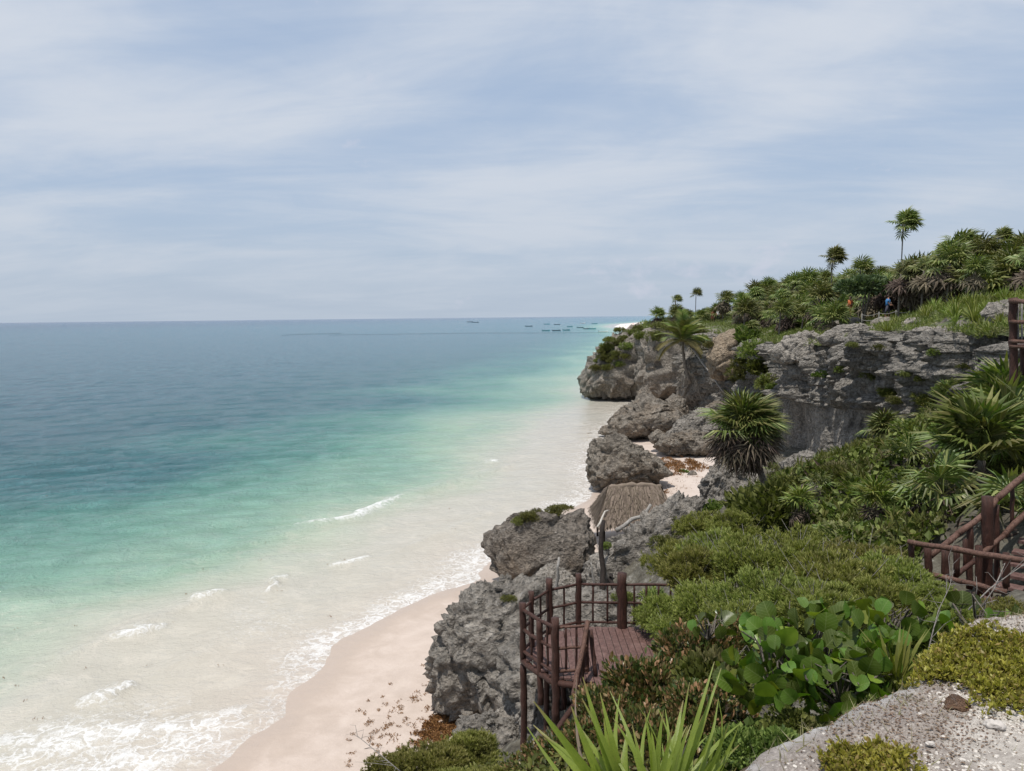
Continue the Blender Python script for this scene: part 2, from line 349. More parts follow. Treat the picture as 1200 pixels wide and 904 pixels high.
def sea():
    th = np.concatenate([np.radians(np.linspace(40, 8, 430)), np.radians(8 * (0.0035 ** np.linspace(0, 1, 210)[1:]))])
    r = 12 / np.tan(th); az = np.radians(np.concatenate([np.linspace(-62, -36, 30)[:-1], np.linspace(-36, 16, 480), np.linspace(16, 42, 40)[1:]]))
    X = (r[:, None] * np.sin(az)).ravel(); Y = (r[:, None] * np.cos(az)).ravel(); rr = np.repeat(r, len(az))
    s = shore_s(X, Y); P = np.stack([X, Y, np.zeros_like(X)], 1)
    dep = np.clip(-s, 0, 1e9)
    amp = sstep(0, 25, dep)
    fade = np.clip(1.3 - rr / 260, 0, 1)
    A = P @ np.array([[.96, .28, 0], [-.28, .96, 0], [0, 0, 1]]).T
    z = (pn(A * (1, 2.1, 1), .16, 3) * .20 + pn(A * (1, 1.9, 1), .42, 6) * .12 * np.clip(1.4 - rr / 120, 0, 1) + pn(A * (1, 1.5, 1), 1.7, 2) * .022 * np.clip(1.3 - rr / 55, 0, 1)) * fade * (.12 + .88 * amp)
    foam = np.zeros(len(X))
    wv = pn(P, 1.2, 9.) * .5
    for pts, wd, st, ht in BREAKERS:
        g = [G(a, b, 0) for a, b in pts]
        d, t, sd = seg_dist(X + wv * .8, Y + wv * .5, g)
        en = np.sin(np.clip(t, 0, 1) * math.pi) ** .5; en = np.maximum(en, .0)
        w = wd * (.45 + .55 * en)
        foam = np.maximum(foam, st * np.exp(-(d / w) ** 2) * (.4 + .6 * en)); back = (s < np.interp(t, [0, 1], [shore_s(np.array([g[0][0]]), np.array([g[0][1]]))[0], shore_s(np.array([g[-1][0]]), np.array([g[-1][1]]))[0]]))
        foam = np.maximum(foam, np.where(back, .62 * st, .25 * st) * np.exp(-(d / (w * 2.6)) ** 2) * en)
        z += ht * .75 * np.exp(-(d / (w * np.where(back, 1.6, .9))) ** 2) * en
    # swash lace along the waterline, broad at the near end
    bw = np.interp(Y, [15, 22, 26, 34, 42, 60, 90], [.35, .5, 1.3, 2.0, 1.6, 2.2, 3.5])
    sw = np.exp(-((dep - .15) / bw) ** 2) * np.interp(Y, [18, 24, 28, 60, 120, 200], [.4, .45, .75, .6, .5, .3])
    foam = np.maximum(foam, sw)
    lane = sstep(.1, .5, pn(P * (1, .55, 1), .22, 40)) * sstep(16, 3, dep) * .30
    foam = np.maximum(foam, lane)
    # reef surf far out
    for px0, px1, py in ((185, 215, 386.), (240, 260, 385), (335, 365, 382), (405, 425, 382.), (480, 500, 378.5), (300, 312, 384)):
        a = G(px0, py, 0); b = G(px1, py - .3, 0); d, t, sd = seg_dist(X, Y, [a, b])
        foam = np.maximum(foam, .85 * np.exp(-(d / (a[1] * .004 + 1)) ** 2))
    z = np.where(s > 0, z * np.exp(-s), z)
    z = z + .02 * np.exp(-rr / 300.)
    V = np.stack([X, Y, z - .10 * np.clip(s - .1, 0, 3)], 1)
    hue = dep + pn(P, .05, 3) * np.clip(dep * .35, 0, 14) + pn(P * (1, .5, 1), .15, 13) * np.clip(dep * .2, 0, 4)
    F = grid_faces(len(r), len(az)); ok = (s < 2.5)
    F = F[ok[F].all(1)]
    t = NT('sea_water'); a = t.attr('offshore'); fo = t.attr('foam')
    lg = t.math('DIVIDE', t.math('LOGARITHM', t.math('ADD', a, 1), 10), 4)         # log10(1+d)/4 : 10 m .26, 30 m .37, 100 m .5, 1000 m .75
    c = t.ramp(lg, [(0, (.47, .405, .345)), (.12, (.46, .415, .35)), (.22, (.45, .425, .36)), (.262, (.385, .425, .335)), (.30, (.28, .405, .305)), (.335, (.19, .365, .29)), (.37, (.125, .31, .275)), (.405, (.105, .28, .30)), (.435, (.098, .255, .30)),
                    (.47, (.094, .24, .305)), (.55, (.088, .22, .295)), (.68, (.072, .185, .26)), (.80, (.04, .11, .19)), (1, (.03, .07, .15))])
    cl = t.noise(.05, 4, .6, .5, t.vec((1, .6, 1)))
    c = t.mix(t.val(cl, .45, .66, 0, .16), c, t.mix(1., c, (.70, .85, .92), 'MULTIPLY'))
    sil = t.noise(.8, 5, .6, 1.2, t.vec((1, 1, 1), rot=(0, 0, .5)))
    c = t.mix(t.math('MULTIPLY', t.val(sil, .48, .66, 0, .30), t.val(a, 22, 5)), c, (.58, .53, .45))
    # light and shade of wind ripples painted into the water colour, coarser farther out
    def painted_chop(sx, sy, lo, hi, w0, w1, amt, off):
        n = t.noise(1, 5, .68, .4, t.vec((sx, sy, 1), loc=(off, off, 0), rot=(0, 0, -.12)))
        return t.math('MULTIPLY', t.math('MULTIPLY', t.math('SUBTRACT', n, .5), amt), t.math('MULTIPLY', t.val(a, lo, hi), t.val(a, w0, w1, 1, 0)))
    ch = t.math('ADD', t.math('ADD', painted_chop(1.7, .75, 10, 45, 90, 190, .9, 3.), painted_chop(.8, .22, 45, 110, 400, 900, 2.2, 11.)), t.math('ADD', painted_chop(.28, .045, 150, 400, 5000, 9000, 2.4, 7.), painted_chop(3.4, 1.9, 2, 14, 40, 90, .35, 17.)))
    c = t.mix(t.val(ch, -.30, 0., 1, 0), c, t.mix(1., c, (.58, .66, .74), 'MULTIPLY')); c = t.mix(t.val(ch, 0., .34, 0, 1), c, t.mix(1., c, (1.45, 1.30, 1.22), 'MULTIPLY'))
    # lace: thin bright threads round irregular cells
    wp = t.N.new('ShaderNodeMix'); wp.data_type = 'VECTOR'; wp.inputs[0].default_value = .22
    nn = t.N.new('ShaderNodeTexNoise'); nn.inputs['Scale'].default_value = 1.6; nn.inputs['Detail'].default_value = 5; t.L.new(t.geo.outputs['Position'], nn.inputs[0])
    ad = t.N.new('ShaderNodeVectorMath'); ad.operation = 'MULTIPLY_ADD'; ad.inputs[1].default_value = (2.1, 2.1, 0); t.L.new(nn.outputs['Color'], ad.inputs[0]); t.L.new(t.geo.outputs['Position'], ad.inputs[2])
    ve = t.vor(1.9, ad.outputs[0], 'DISTANCE_TO_EDGE'); ve2 = t.vor(4.6, ad.outputs[0], 'DISTANCE_TO_EDGE'); br = t.noise(5, 6, .75, .8)
    lace = t.math('ADD', t.math('MULTIPLY', t.val(ve, .20, 0.0), .55), t.math('ADD', t.math('MULTIPLY', t.val(ve2, .16, 0.), .3), t.math('MULTIPLY', br, .75)))
    fm = t.val(t.math('ADD', t.math('MULTIPLY', fo, 1.1), t.math('MULTIPLY', lace, .85)), .95, 2.05)
    fm = t.math('MULTIPLY', fm, t.val(fo, .03, .28))
    c = t.mix(fm, c, (.70, .70, .69))
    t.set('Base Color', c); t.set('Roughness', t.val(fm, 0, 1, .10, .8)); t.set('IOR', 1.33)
    t.b.inputs['Specular IOR Level'].default_value = .30
    w1 = t.noise(1.1, 5, .6, .4, t.vec((1, 2.0, 1), rot=(0, 0, -.28))); w2 = t.noise(4.5, 4, .6, .3, t.vec((1, 1.6, 1), rot=(0, 0, .2))); w3 = t.noise(.42, 7, .74, .3, t.vec((1, 1.15, 1), rot=(0, 0, -.2)))
    hh = t.math('ADD', t.math('ADD', t.math('MULTIPLY', w1, 1.0), t.math('MULTIPLY', w2, .28)), t.math('MULTIPLY', w3, 4.5))
    ba = t.math('MULTIPLY', t.math('ADD', hh, t.math('MULTIPLY', fm, .15)), t.val(a, 2, 60, .07, 1))
    t.set('Normal', t.bump(ba, 1., .8))
    me = mesh_data('sea', V, [F], t.m, True, {'offshore': np.clip(hue, 0, 1e5), 'foam': foam})
    o = obj('sea', me, kind='structure', label='turquoise sea paling to milky green in the shallows with small breakers', cat='sea')
sea()

def beach_z(x, y):
    s = shore_s(x, y); P = np.stack([x, y, 0 * x], 1)
    z = np.where(s > 0, .055 * s + .003 * np.clip(s - 3, 0, 40) * 1., .10 * s)
    far = sstep(150, 400, y)
    z = np.minimum(z, 1.1 + 1.5 * far) + sstep(1, 5, s) * (pn(P, .9, 2.) * .035 + pn(P, 3., 2.) * .012 * (y < 80)) * (1 - far)
    return z, s
def beach():
    # near sheet
    ys = np.concatenate([np.linspace(2, 66, 420), np.linspace(66.5, 150, 160)]); us = np.concatenate([np.linspace(-4, 12, 200), np.linspace(12.3, 40, 60)])
    Y = np.repeat(ys, len(us)); U = np.tile(us, len(ys)); X = np.interp(Y, SHY, SHX) + U
    z, s = beach_z(X, Y)
    t = NT('sand'); a = t.attr('inland')
    n1 = t.noise(1.2, 6, .6, .4); n2 = t.noise(30, 4, .7)
    c = t.ramp(t.math('ADD', t.math('MULTIPLY', n1, .6), t.math('MULTIPLY', n2, .4)), [(.3, (.41, .335, .28)), (.5, (.49, .405, .345)), (.7, (.56, .475, .412))])
    wob = t.math('ADD', a, t.math('MULTIPLY', t.math('SUBTRACT', n1, .5), 2.2))
    c = t.mix(t.val(wob, 2.6, .9, 0, .9), c, (.42, .34, .28))
    dry = t.val(wob, 5, 9, 0, .5); c = t.mix(dry, c, (.58, .515, .465))
    t.set('Base Color', c); t.set('Roughness', t.val(wob, 2.0, .2, .85, .35)); t.b.inputs['Specular IOR Level'].default_value = .3
    t.set('Normal', t.bump(t.math('ADD', t.noise(2.6, 5, .6), t.math('MULTIPLY', n2, .25)), .35, t_d := .16))
    me = mesh_data('beach', np.stack([X, Y, z], 1), [grid_faces(len(ys), len(us))], t.m, True, {'inland': s})
    obj('beach', me, kind='structure', label='pale pink sand beach curving below the rocks', cat='beach')
    # far beach: beyond the headland
    ys = np.concatenate([np.linspace(150.5, 900, 200), np.linspace(905, 3500, 120)]); us = np.linspace(-8, 160, 60)
    Y = np.repeat(ys, len(us)); U = np.tile(us, len(ys)) * (1 + Y / 2500); X = np.interp(Y, SHY, SHX) + U; z, s = beach_z(X, Y)
    z = np.maximum(z, np.where(s > 30, 1.8 + (s - 30) * .03, z))
    t2 = NT('white_sand'); t2.set('Base Color', t2.mix(t2.noise(.2, 4), (.60, .53, .47), (.78, .72, .66))); t2.set('Roughness', .9)
    obj('far_beach', mesh_data('far_beach', np.stack([X, Y, z], 1), [grid_faces(len(ys), len(us))], t2.m, True), kind='structure', label='white sand strip far beyond the headland', cat='beach')
beach()

# ------------------------------------------------------------------ cliff line and the land above
CL = [  # px, y of the rim, y of the foot, distance Y
    (762, 386, 470, 116), (790, 386, 474, 104), (812, 388, 482, 96), (850, 394, 500, 84), (880, 398, 512, 74), (905, 402, 540, 62), (945, 404, 560, 54), (985, 398, 566, 49), (1020, 388, 566, 46),
    (1060, 388, 556, 41), (1100, 388, 540, 36), (1145, 392, 520, 31), (1200, 402, 500, 26), (1270, 420, 490, 22)]
_ct = np.array([W(c[0], c[1], c[3]) for c in CL]); _cb = np.array([W(c[0], c[2], c[3] - 1.2) for c in CL])
def cliff_x(y): return np.interp(y, _ct[::-1, 1], _ct[::-1, 0])
def rim_z(y): return np.interp(y, _ct[::-1, 1], _ct[::-1, 2])
def plateau_z(x, y):
    t = x - cliff_x(y); P = np.stack([x, y, 0 * x], 1)
    steep = np.interp(y, [20, 40, 60, 90, 120], [.30, .34, .25, .20, .16])
    z = rim_z(y) - .15 + steep * 11 * (1 - np.exp(-np.clip(t - .5, 0, 100) / 11)) + .03 * np.clip(t, 0, 60)
    z += pn(P, .25, 3.) * .35 * sstep(0, 3, t) + pn(P, .9, 5.) * .13
    z -= sstep(0, -1.5, t) * .8
    return z

# near slope: thin-plate surface through surveyed spots
_cp = [(500, 960, 8, 0), (430, 900, 8, -.6), (620, 960, 5, 0), (700, 930, 4.5, 0), (800, 900, 6, -.2), (760, 850, 8, -.4), (700, 860, 9, -.3), (880, 800, 7, -.3), (640, 850, 16, 0), (600, 870, 16.5, 0), (560, 880, 17, -.2),
       (700, 812, 15, -.4), (760, 770, 16, -.5), (700, 720, 22, -1), (700, 690, 27, 0), (770, 606, 29, -.7), (800, 640, 24, -.3), (880, 605, 22, -.2), (830, 592, 30, -.7), (875, 572, 38, -.9), (855, 560, 46, -.9),
       (950, 560, 26, 0), (1000, 552, 33, 0), (960, 556, 42, 0), (1000, 556, 46, 0), (1060, 530, 34, 0), (1100, 515, 28, 0), (1100, 600, 18, 0), (1180, 480, 21, 0), (1190, 455, 20, 0), (1180, 560, 16, 0), (1260, 440, 20, 0),
       (1150, 700, 12, 0), (1157, 714, 13.8, 0), (1195, 708, 13.2, 0), (1110, 708, 14, 0), (1170, 650, 17, 0), (1260, 680, 13, .3), (1000, 720, 10, -1.2), (900, 720, 10, -1.1), (850, 690, 13, -1.1), (1060, 660, 14, -.8), (940, 640, 16, -.5), (1000, 600, 20, -.2), (1060, 780, 6, -.7), (1180, 745, 6.5, -.4)]
CP = [tuple(W(a, b, c) + (0, 0, d)) for a, b, c, d in _cp]
CP += [(-3.2, 5, 4), (-4.2, 8, .3), (-3.5, 11, -.2), (-3.2, 14, -.8), (-1.8, 17, .2), (-.2, 18.2, 1.2), (0, 21, .4), (-.5, 24, -.4), (2.4, 28.5, .6), (3, 34, -.1), (6, 42, -.2), (9.5, 48, -.3), (12, 54, -.4), (16, 62, -.2), (9, 38, 1.2), (10.5, 40, .3), (12.5, 46, .3),
       (17.5, 56, .8), (0, 3, 8.6), (3, 3, 9.2), (8, 4, 9.8), (12, 8, 10.3), (-1.5, 3.5, 7), (16, 14, 10.5), (19, 20, 11), (-1.5, 10.5, 3.2)]
CP = np.array(CP)
def _tps():
    n = len(CP); d = np.hypot(CP[:, None, 0] - CP[None, :, 0], CP[:, None, 1] - CP[None, :, 1]); K = np.where(d > 0, d * d * np.log(d + 1e-9), 0) + np.eye(n) * 1.5
    A = np.zeros((n + 3, n + 3)); A[:n, :n] = K; A[:n, n] = A[n, :n] = 1; A[:n, n + 1] = A[n + 1, :n] = CP[:, 0]; A[:n, n + 2] = A[n + 2, :n] = CP[:, 1]
    return np.linalg.solve(A, np.concatenate([CP[:, 2], [0, 0, 0]]))
_tw = _tps()
def slope_z(x, y):
    x = np.atleast_1d(np.asarray(x, float)); y = np.atleast_1d(np.asarray(y, float)); out = _tw[-3] + _tw[-2] * x + _tw[-1] * y
    for k in range(len(CP)):
        d = np.hypot(x - CP[k, 0], y - CP[k, 1]); out = out + _tw[k] * d * d * np.log(d + 1e-9)
    P = np.stack([x, y, out], 1)
    return out + fbm(P, .5, 4, 2.) * .22
def land_z(x, y):
    x = float(x); y = float(y)
    if y > 21 and x > float(cliff_x(y)): return float(plateau_z(np.array([x]), np.array([y]))[0])
    a = float(slope_z(x, y)[0]); b = float(beach_z(np.array([x]), np.array([y]))[0][0]); return max(a, b)

M_ROCK = mat_rock('limestone', brown=.35, bz=1.5)
M_ROCKB = mat_rock('brown_limestone', (.095, .087, .077), (.25, .23, .205), (.45, .425, .39), brown=.35, bz=6)
M_ROCKP = mat_rock('pale_limestone', (.20, .19, .17), (.38, .36, .335), (.55, .53, .50), fine=1.3)
def mat_soil():
    t = NT('stony_soil'); n = t.noise(2.2, 7, .65, .5); n2 = t.noise(14, 5, .7)
    c = t.ramp(t.math('ADD', t.math('MULTIPLY', n, .6), t.math('MULTIPLY', n2, .4)), [(.36, (.04, .035, .025)), (.48, (.085, .075, .055)), (.56, (.12, .11, .085)), (.66, (.25, .235, .21))])
    t.set('Base Color', c); t.set('Roughness', .95); t.set('Normal', t.bump(t.math('ADD', n, t.math('MULTIPLY', t.vor(6), .5)), .8, .15)); return t.m
M_SOIL = mat_soil()
def lands():
    ys = np.linspace(3, 64, 300); us = np.linspace(-5, 24, 190)
    Y = np.repeat(ys, len(us)); X = np.tile(us, len(ys)); z = slope_z(X, Y); P = np.stack([X, Y, z], 1)
    z = z + (ridged(P, .55, 4, 7.) - .9) * .22
    F = grid_faces(len(ys), len(us)); bz = beach_z(X, Y)[0]
    ok = (z > bz - .6) & ((X < cliff_x(Y) + 1.5) | (Y < 27)) & ~((Y > 27) & (X > cliff_x(Y) + 1.5)) & ~((Y < 8) & (X < -3.0))
    F = F[ok[F].all(1)]
    obj('slope', mesh_data('slope', np.stack([X, Y, z], 1), [F], M_SOIL, True), kind='structure', label='stony soil slope between the ledge and the cove', cat='slope')
    ys = np.concatenate([np.linspace(20, 150, 260)]); us = np.concatenate([np.linspace(.9, 14, 80), np.linspace(14.5, 110, 60)])
    Y = np.repeat(ys, len(us)); X = cliff_x(Y) + np.tile(us, len(ys)); z = plateau_z(X, Y)
    z = z - sstep(118, 150, Y) * 9
    t = NT('plateau_ground'); n = t.noise(.9, 6, .6, .5); n2 = t.noise(9, 5, .7)
    c = t.ramp(t.math('ADD', t.math('MULTIPLY', n, .6), t.math('MULTIPLY', n2, .4)), [(.38, (.05, .07, .025)), (.5, (.10, .12, .045)), (.57, (.20, .18, .12)), (.66, (.42, .38, .33))])
    t.set('Base Color', c); t.set('Roughness', .95); t.set('Normal', t.bump(n2, .7, .12))
    obj('hillside', mesh_data('hillside', np.stack([X, Y, z], 1), [grid_faces(len(ys), len(us))], t.m, True), kind='structure', label='green hillside above the cliff', cat='hillside')
lands()

def cliff():
    nu, nv = 620, 210
    # arc-length-ish parameter: even in picture columns
    pc = np.array([c[0] for c in CL], float); uu = np.linspace(pc[0], pc[-1], nu)
    T = np.stack([np.interp(uu, pc, _ct[:, k]) for k in range(3)], 1); B = np.stack([np.interp(uu, pc, _cb[:, k]) for k in range(3)], 1)
    B[:, 2] = np.maximum(B[:, 2] - .6, -.6)
    v = np.linspace(0, 1, nv)
    P = B[:, None] * (1 - v)[None, :, None] + T[:, None] * v[None, :, None]
    tg = np.gradient((T + B) / 2, axis=0); k = np.ones(31) / 31
    tg = np.stack([np.convolve(np.pad(tg[:, j], 15, 'edge'), k, 'valid') for j in range(3)], 1)
    nrm = np.stack([-tg[:, 1], tg[:, 0], 0 * uu], 1); nrm /= np.linalg.norm(nrm, axis=1)[:, None]
    # make it point to the sea side
    if nrm[nu // 2, 0] > 0: nrm = -nrm
    flat = P.reshape(-1, 3); N = np.repeat(nrm, nv, 0); U = np.repeat(uu, nv); Vv = np.tile(v, nu); Z = flat[:, 2]
    big = fbm(flat * (1, 1, .35), .16, 3, 4.) * 1.6
    rd = (ridged(flat * (1, 1, .55), .42, 5, 3.) - .9) * .75
    f1, f2 = worley(flat * (1, 1, .42), .38, 7.); blocks = (f2 - f1); cr = -np.exp(-(blocks / .08) ** 2) * .7 + f1 * -.65
    f1b, f2b = worley(flat, 1.15, 3.); pits = -np.exp(-((f2b - f1b) / .10) ** 2) * .28 - f1b * .26
    strata = np.clip(np.round(pn(flat * (1, 1, .3), .24, 21.) * 3.2 + fbm(flat, .9, 3, 5.) * .25) / 3.2, -1, 1) * 1.7 + (ridged(flat * (1, 1, .35), .75, 4, 12.) - .8) * .45
    fine = fbm(flat, 2.4, 4, 1., .6) * .20
    rough = np.full(len(flat), 1.15)
    # the smooth dripstone wall under an overhang, below the roof line
    lip = np.interp(U, [880, 900, 960, 1000, 1040, 1060], [5.5, 5.4, 5.8, 6.3, 6.3, 6.2]) + pn(flat * (1, 1, 0), .45, 2) * .45
    wm = sstep(885, 905, U) * sstep(1060, 1040, U)
    under = sstep(.12, -.12, Z - lip) * wm
    rough *= 1 - .86 * under
    drip = pn(flat * (1, 1, .07), 2.6, 4) * .11 + pn(flat * (1, 1, .05), 6, 4) * .05
    d = big + (rd + cr + pits + strata + fine) * rough + under * (-1.5 + drip) + wm * (1 - under) * .5 * np.exp(-np.abs(Z - lip - .5) / .8)
    # upper cliff steps back toward the rim
    d = d + 1.0 - sstep(.9, 1, Vv) ** 2 * .6
    Q = flat + N * d[:, None]; Q[:, 2] += fbm(flat, .7, 4, 9.) * .12 * rough * sstep(0, .2, Vv)
    # roll the top row back on to the land
    t = mat_rock('cliff_limestone', (.11, .105, .10), (.28, .27, .255), (.52, .50, .475), brown=.25, bz=3.0)
    t.use_nodes = True
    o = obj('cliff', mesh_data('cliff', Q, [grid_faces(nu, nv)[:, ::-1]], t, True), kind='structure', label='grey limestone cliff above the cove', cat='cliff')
    # a rounded cap joins the rim to the land
    nc = 26; w = np.linspace(0, 1, nc); top = Q.reshape(nu, nv, 3)[:, -1]; ang = w * math.pi / 2
    C = top[:, None] - nrm[:, None] * (3.4 * w)[None, :, None]
    Cz = plateau_z(C[..., 0].ravel(), C[..., 1].ravel()).reshape(nu, nc) - .25
    C[..., 2] = top[:, 2][:, None] * (1 - w) ** 1.5 + Cz * (1 - (1 - w) ** 1.5)
    Cf = C.reshape(-1, 3); e = np.tile(np.sin(w * math.pi), nu)
    f1, f2 = worley(Cf, .6, 5.)
    Cf[:, 2] += e * ((ridged(Cf, .5, 5, 5.) - .8) * .45 + fbm(Cf, 2., 4, 3.) * .12 - np.exp(-((f2 - f1) / .1) ** 2) * .3 + .12)
    obj('cliff_rim', mesh_data('cliff_rim', Cf, [grid_faces(nu, nc)[:, ::-1]], M_ROCK, True), kind='structure', label='pale weathered rock along the cliff edge', cat='cliff')
cliff()

# ------------------------------------------------------------------ boulders
import bmesh
_ico = {}
def ico(n):
    if n not in _ico:
        bm = bmesh.new(); bmesh.ops.create_icosphere(bm, subdivisions=n, radius=1)
        _ico[n] = (np.array([v.co[:] for v in bm.verts]), np.array([[v.index for v in f.verts] for f in bm.faces])); bm.free()
    return _ico[n]
def boulder(outline, Y, depth, label, sub=6, mat=None, seed=1., rough=1., name='boulder', group=None, square=.62, lean=0., facet=1., zlimit=None, parent=None):
    """a rock whose silhouette follows the seen outline, with its own thickness"""
    V, F = ico(sub); mat = mat or M_ROCK
    o2 = np.array(outline, float); c = o2.mean(0); C = W(c[0], c[1], Y); sc = np.linalg.norm(C - EYE) / FPX
    pl = (o2 - c) * (1, -1) * sc
    aa = np.arctan2(pl[:, 1], pl[:, 0]); k = np.argsort(aa); aa = aa[k]; pl = pl[k]
    dense = np.linspace(-math.pi, math.pi, 361); rad = []
    n = len(pl)
    for a in dense:     # ray against polygon
        dx, dy = math.cos(a), math.sin(a); best = 0
        for i in range(n):
            p = pl[i]; q = pl[(i + 1) % n]; e = q - p; den = dx * e[1] - dy * e[0]
            if abs(den) < 1e-9: continue
            tt = (p[0] * e[1] - p[1] * e[0]) / den; ss = (p[0] * dy - p[1] * dx) / den
            if tt > 0 and -1e-6 <= ss <= 1 + 1e-6: best = max(best, tt)
        rad.append(best)
    rad = np.array(rad)
    vd = C - EYE; vd /= np.linalg.norm(vd); rt = np.cross(vd, (0, 0, 1)); rt /= np.linalg.norm(rt); up = np.cross(rt, vd)
    a = np.arctan2(V[:, 2], V[:, 0]); q = np.clip(np.hypot(V[:, 0], V[:, 2]), 1e-6, 1); dp = V[:, 1]
    Rr = np.interp(a, dense, rad)
    inpl = q ** square; dd = np.sign(dp) * np.abs(dp) ** .8
    L = np.stack([np.cos(a) * inpl * Rr, dd * depth, np.sin(a) * inpl * Rr], 1)
    r_ = np.random.default_rng(int(seed * 10)); ext0 = np.abs(L).max(0)
    for _k in range(11):
        nv = r_.normal(size=3); nv[2] = abs(nv[2]) * .9 if _k < 7 else nv[2]; nv /= np.linalg.norm(nv); pr = L @ nv; h = pr.max() * (.70 + .2 * r_.random()); L = L - np.maximum(pr - h, 0)[:, None] * nv * .82
    L = L * (ext0 / np.abs(L).max(0)) ** .8
    mean = rad.mean(); P = L + seed * 13.1; nn = L / (np.linalg.norm(L, axis=1)[:, None] + 1e-6)
    fs = 1.5 / mean
    f1, f2 = worley(P, fs * .55, seed)
    d = fbm(P, fs * .45, 3, seed) * .13 * mean * facet + (ridged(P, fs * 1.3, 6, seed + 3, .6) - .85) * .085 * mean * rough - np.exp(-((f2 - f1) / .06) ** 2) * .11 * mean * facet
    g1, g2 = worley(P, 2.6 / mean ** .5, seed + 5); d += (-g1 * .09 - np.exp(-((g2 - g1) / .1) ** 2) * .05) * rough * mean ** .5
    if sub >= 6: d += fbm(P, 5, 3, seed + 9, .6) * .05 * rough
    d = d - d.mean() + .03 * mean
    L = L + nn * d[:, None]
    Wd = C + L[:, :1] * rt + L[:, 1:2] * vd + L[:, 2:3] * up
    # keep the far side from rising above what its thickness would give
    base = Wd.min(0)[2]; org = np.array([C[0], C[1], base])
    me = mesh_data(name, Wd - org, [F], mat, True)
    if parent is None: return obj(name, me, None, label, 'rock', group, None, org)
    return obj(name, me, parent, None, None, None, None, org - np.array(parent.location))

BL = []
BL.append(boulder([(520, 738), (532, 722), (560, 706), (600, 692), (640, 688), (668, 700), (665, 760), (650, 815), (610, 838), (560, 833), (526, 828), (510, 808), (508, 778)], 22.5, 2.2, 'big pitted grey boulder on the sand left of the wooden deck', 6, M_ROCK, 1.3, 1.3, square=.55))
BL.append(boulder([(600, 752), (640, 740), (700, 738), (745, 752), (745, 800), (700, 850), (655, 862), (610, 850), (595, 800)], 18.2, 1.5, 'grey rock mass under the wooden deck', 6, M_ROCK, 2.1, 1.1))
BL.append(boulder([(542, 848), (556, 836), (580, 832), (600, 842), (608, 866), (596, 888), (560, 890), (540, 872)], 17.2, .7, 'small round pitted rock at the foot of the big grey boulder', 6, M_ROCK, 3.7, 1.2))
BL.append(boulder([(580, 836), (592, 828), (608, 830), (606, 842), (590, 846)], 17.6, .3, 'small cream stone beside the deck support post', 4, M_ROCKP, 4.4, .6, name='stone'))
BL.append(boulder([(606, 822), (625, 806), (655, 818), (668, 845), (645, 872), (615, 868)], 16.6, .8, 'dark grey rock under the front deck posts', 6, M_ROCK, 5.2, 1.2))
BL.append(boulder([(573, 645), (580, 626), (610, 606), (650, 594), (686, 590), (700, 606), (706, 640), (704, 684), (670, 698), (630, 692), (600, 686), (580, 668)], 33, 2.3, 'large blocky grey boulder with green scrub on its flat top', 6, mat_rock('boulder_limestone', (.10, .09, .08), (.23, .21, .19), (.42, .40, .37), brown=.5, bz=2.5), 6.6, 1., square=.48))
BL.append(boulder([(614, 690), (624, 676), (645, 664), (664, 667), (684, 680), (686, 694), (650, 700), (620, 700)], 29.0, .8, 'pale flat slab leaning against the blocky boulder', 6, M_ROCKP, 7.2, .7, square=.45))
BL.append(boulder([(696, 660), (718, 640), (745, 616), (768, 596), (792, 584), (826, 584), (846, 612), (836, 660), (800, 706), (760, 722), (715, 712), (699, 690)], 28.5, 2.0, 'broad rugged grey outcrop right of the blocky boulder', 6, M_ROCK, 8.8, 1.5, square=.5))
BL.append(boulder([(640, 706), (680, 694), (740, 700), (790, 706), (792, 745), (720, 756), (650, 742)], 22.0, 1.2, 'low grey rocks behind the deck railing', 6, M_ROCK, 9.4, 1.1))
BL.append(boulder([(640, 700), (655, 690), (680, 692), (690, 706), (660, 714)], 25.5, .5, 'small pale rock behind the deck corner', 5, M_ROCKP, 9.9, 1.1))
BL.append(boulder([(688, 532), (700, 519), (722, 512), (745, 520), (765, 535), (782, 554), (765, 562), (735, 568), (705, 570), (690, 556)], 53, 2.2, 'rounded brown-grey boulder at the water edge beyond the thatched hut', 6, mat_rock('wet_limestone', (.095, .087, .077), (.25, .23, .205), (.46, .435, .40), brown=.35, bz=3.), 10.1, 1.2))
BL.append(boulder([(714, 505), (718, 490), (740, 476), (755, 462), (770, 470), (790, 482), (808, 492), (795, 502), (768, 510), (735, 513)], 74, 3.2, 'sloping grey boulder in the middle of the cove', 6, M_ROCKB, 11.7, 1.1))
BL.append(boulder([(742, 480), (746, 462), (753, 454), (760, 455), (764, 464), (772, 480), (760, 486)], 78, 1.6, 'upright pointed rock behind the sloping cove boulder', 6, M_ROCKB, 12.1, 1.))
BL.append(boulder([(782, 470), (790, 463), (802, 468), (808, 482), (806, 494), (790, 496), (780, 486)], 76, 1.6, 'dark rounded rock right of the pointed cove rock', 5, M_ROCKB, 12.9, 1.))
BL.append(boulder([(770, 522), (782, 512), (810, 508), (840, 510), (858, 520), (850, 532), (820, 536), (785, 534)], 64, 2.4, 'long low brown rock behind the sargassum patch', 6, M_ROCKB, 13.3, 1.2))
BL.append(boulder([(786, 508), (800, 490), (825, 480), (852, 486), (868, 505), (855, 516), (815, 516)], 68, 2.6, 'heap of pale grey rock at the back of the cove', 6, M_ROCK, 14.2, 1.3))
BL.append(boulder([(700, 508), (706, 500), (716, 498), (722, 506), (712, 511)], 76, .8, 'small reddish rock at the water edge left of the sloping boulder', 5, M_ROCKB, 15.5))
BL.append(boulder([(826, 478), (836, 470), (852, 472), (856, 486), (840, 492)], 72, 1.4, 'small dark rock against the cliff foot', 5, M_ROCKB, 16.5))
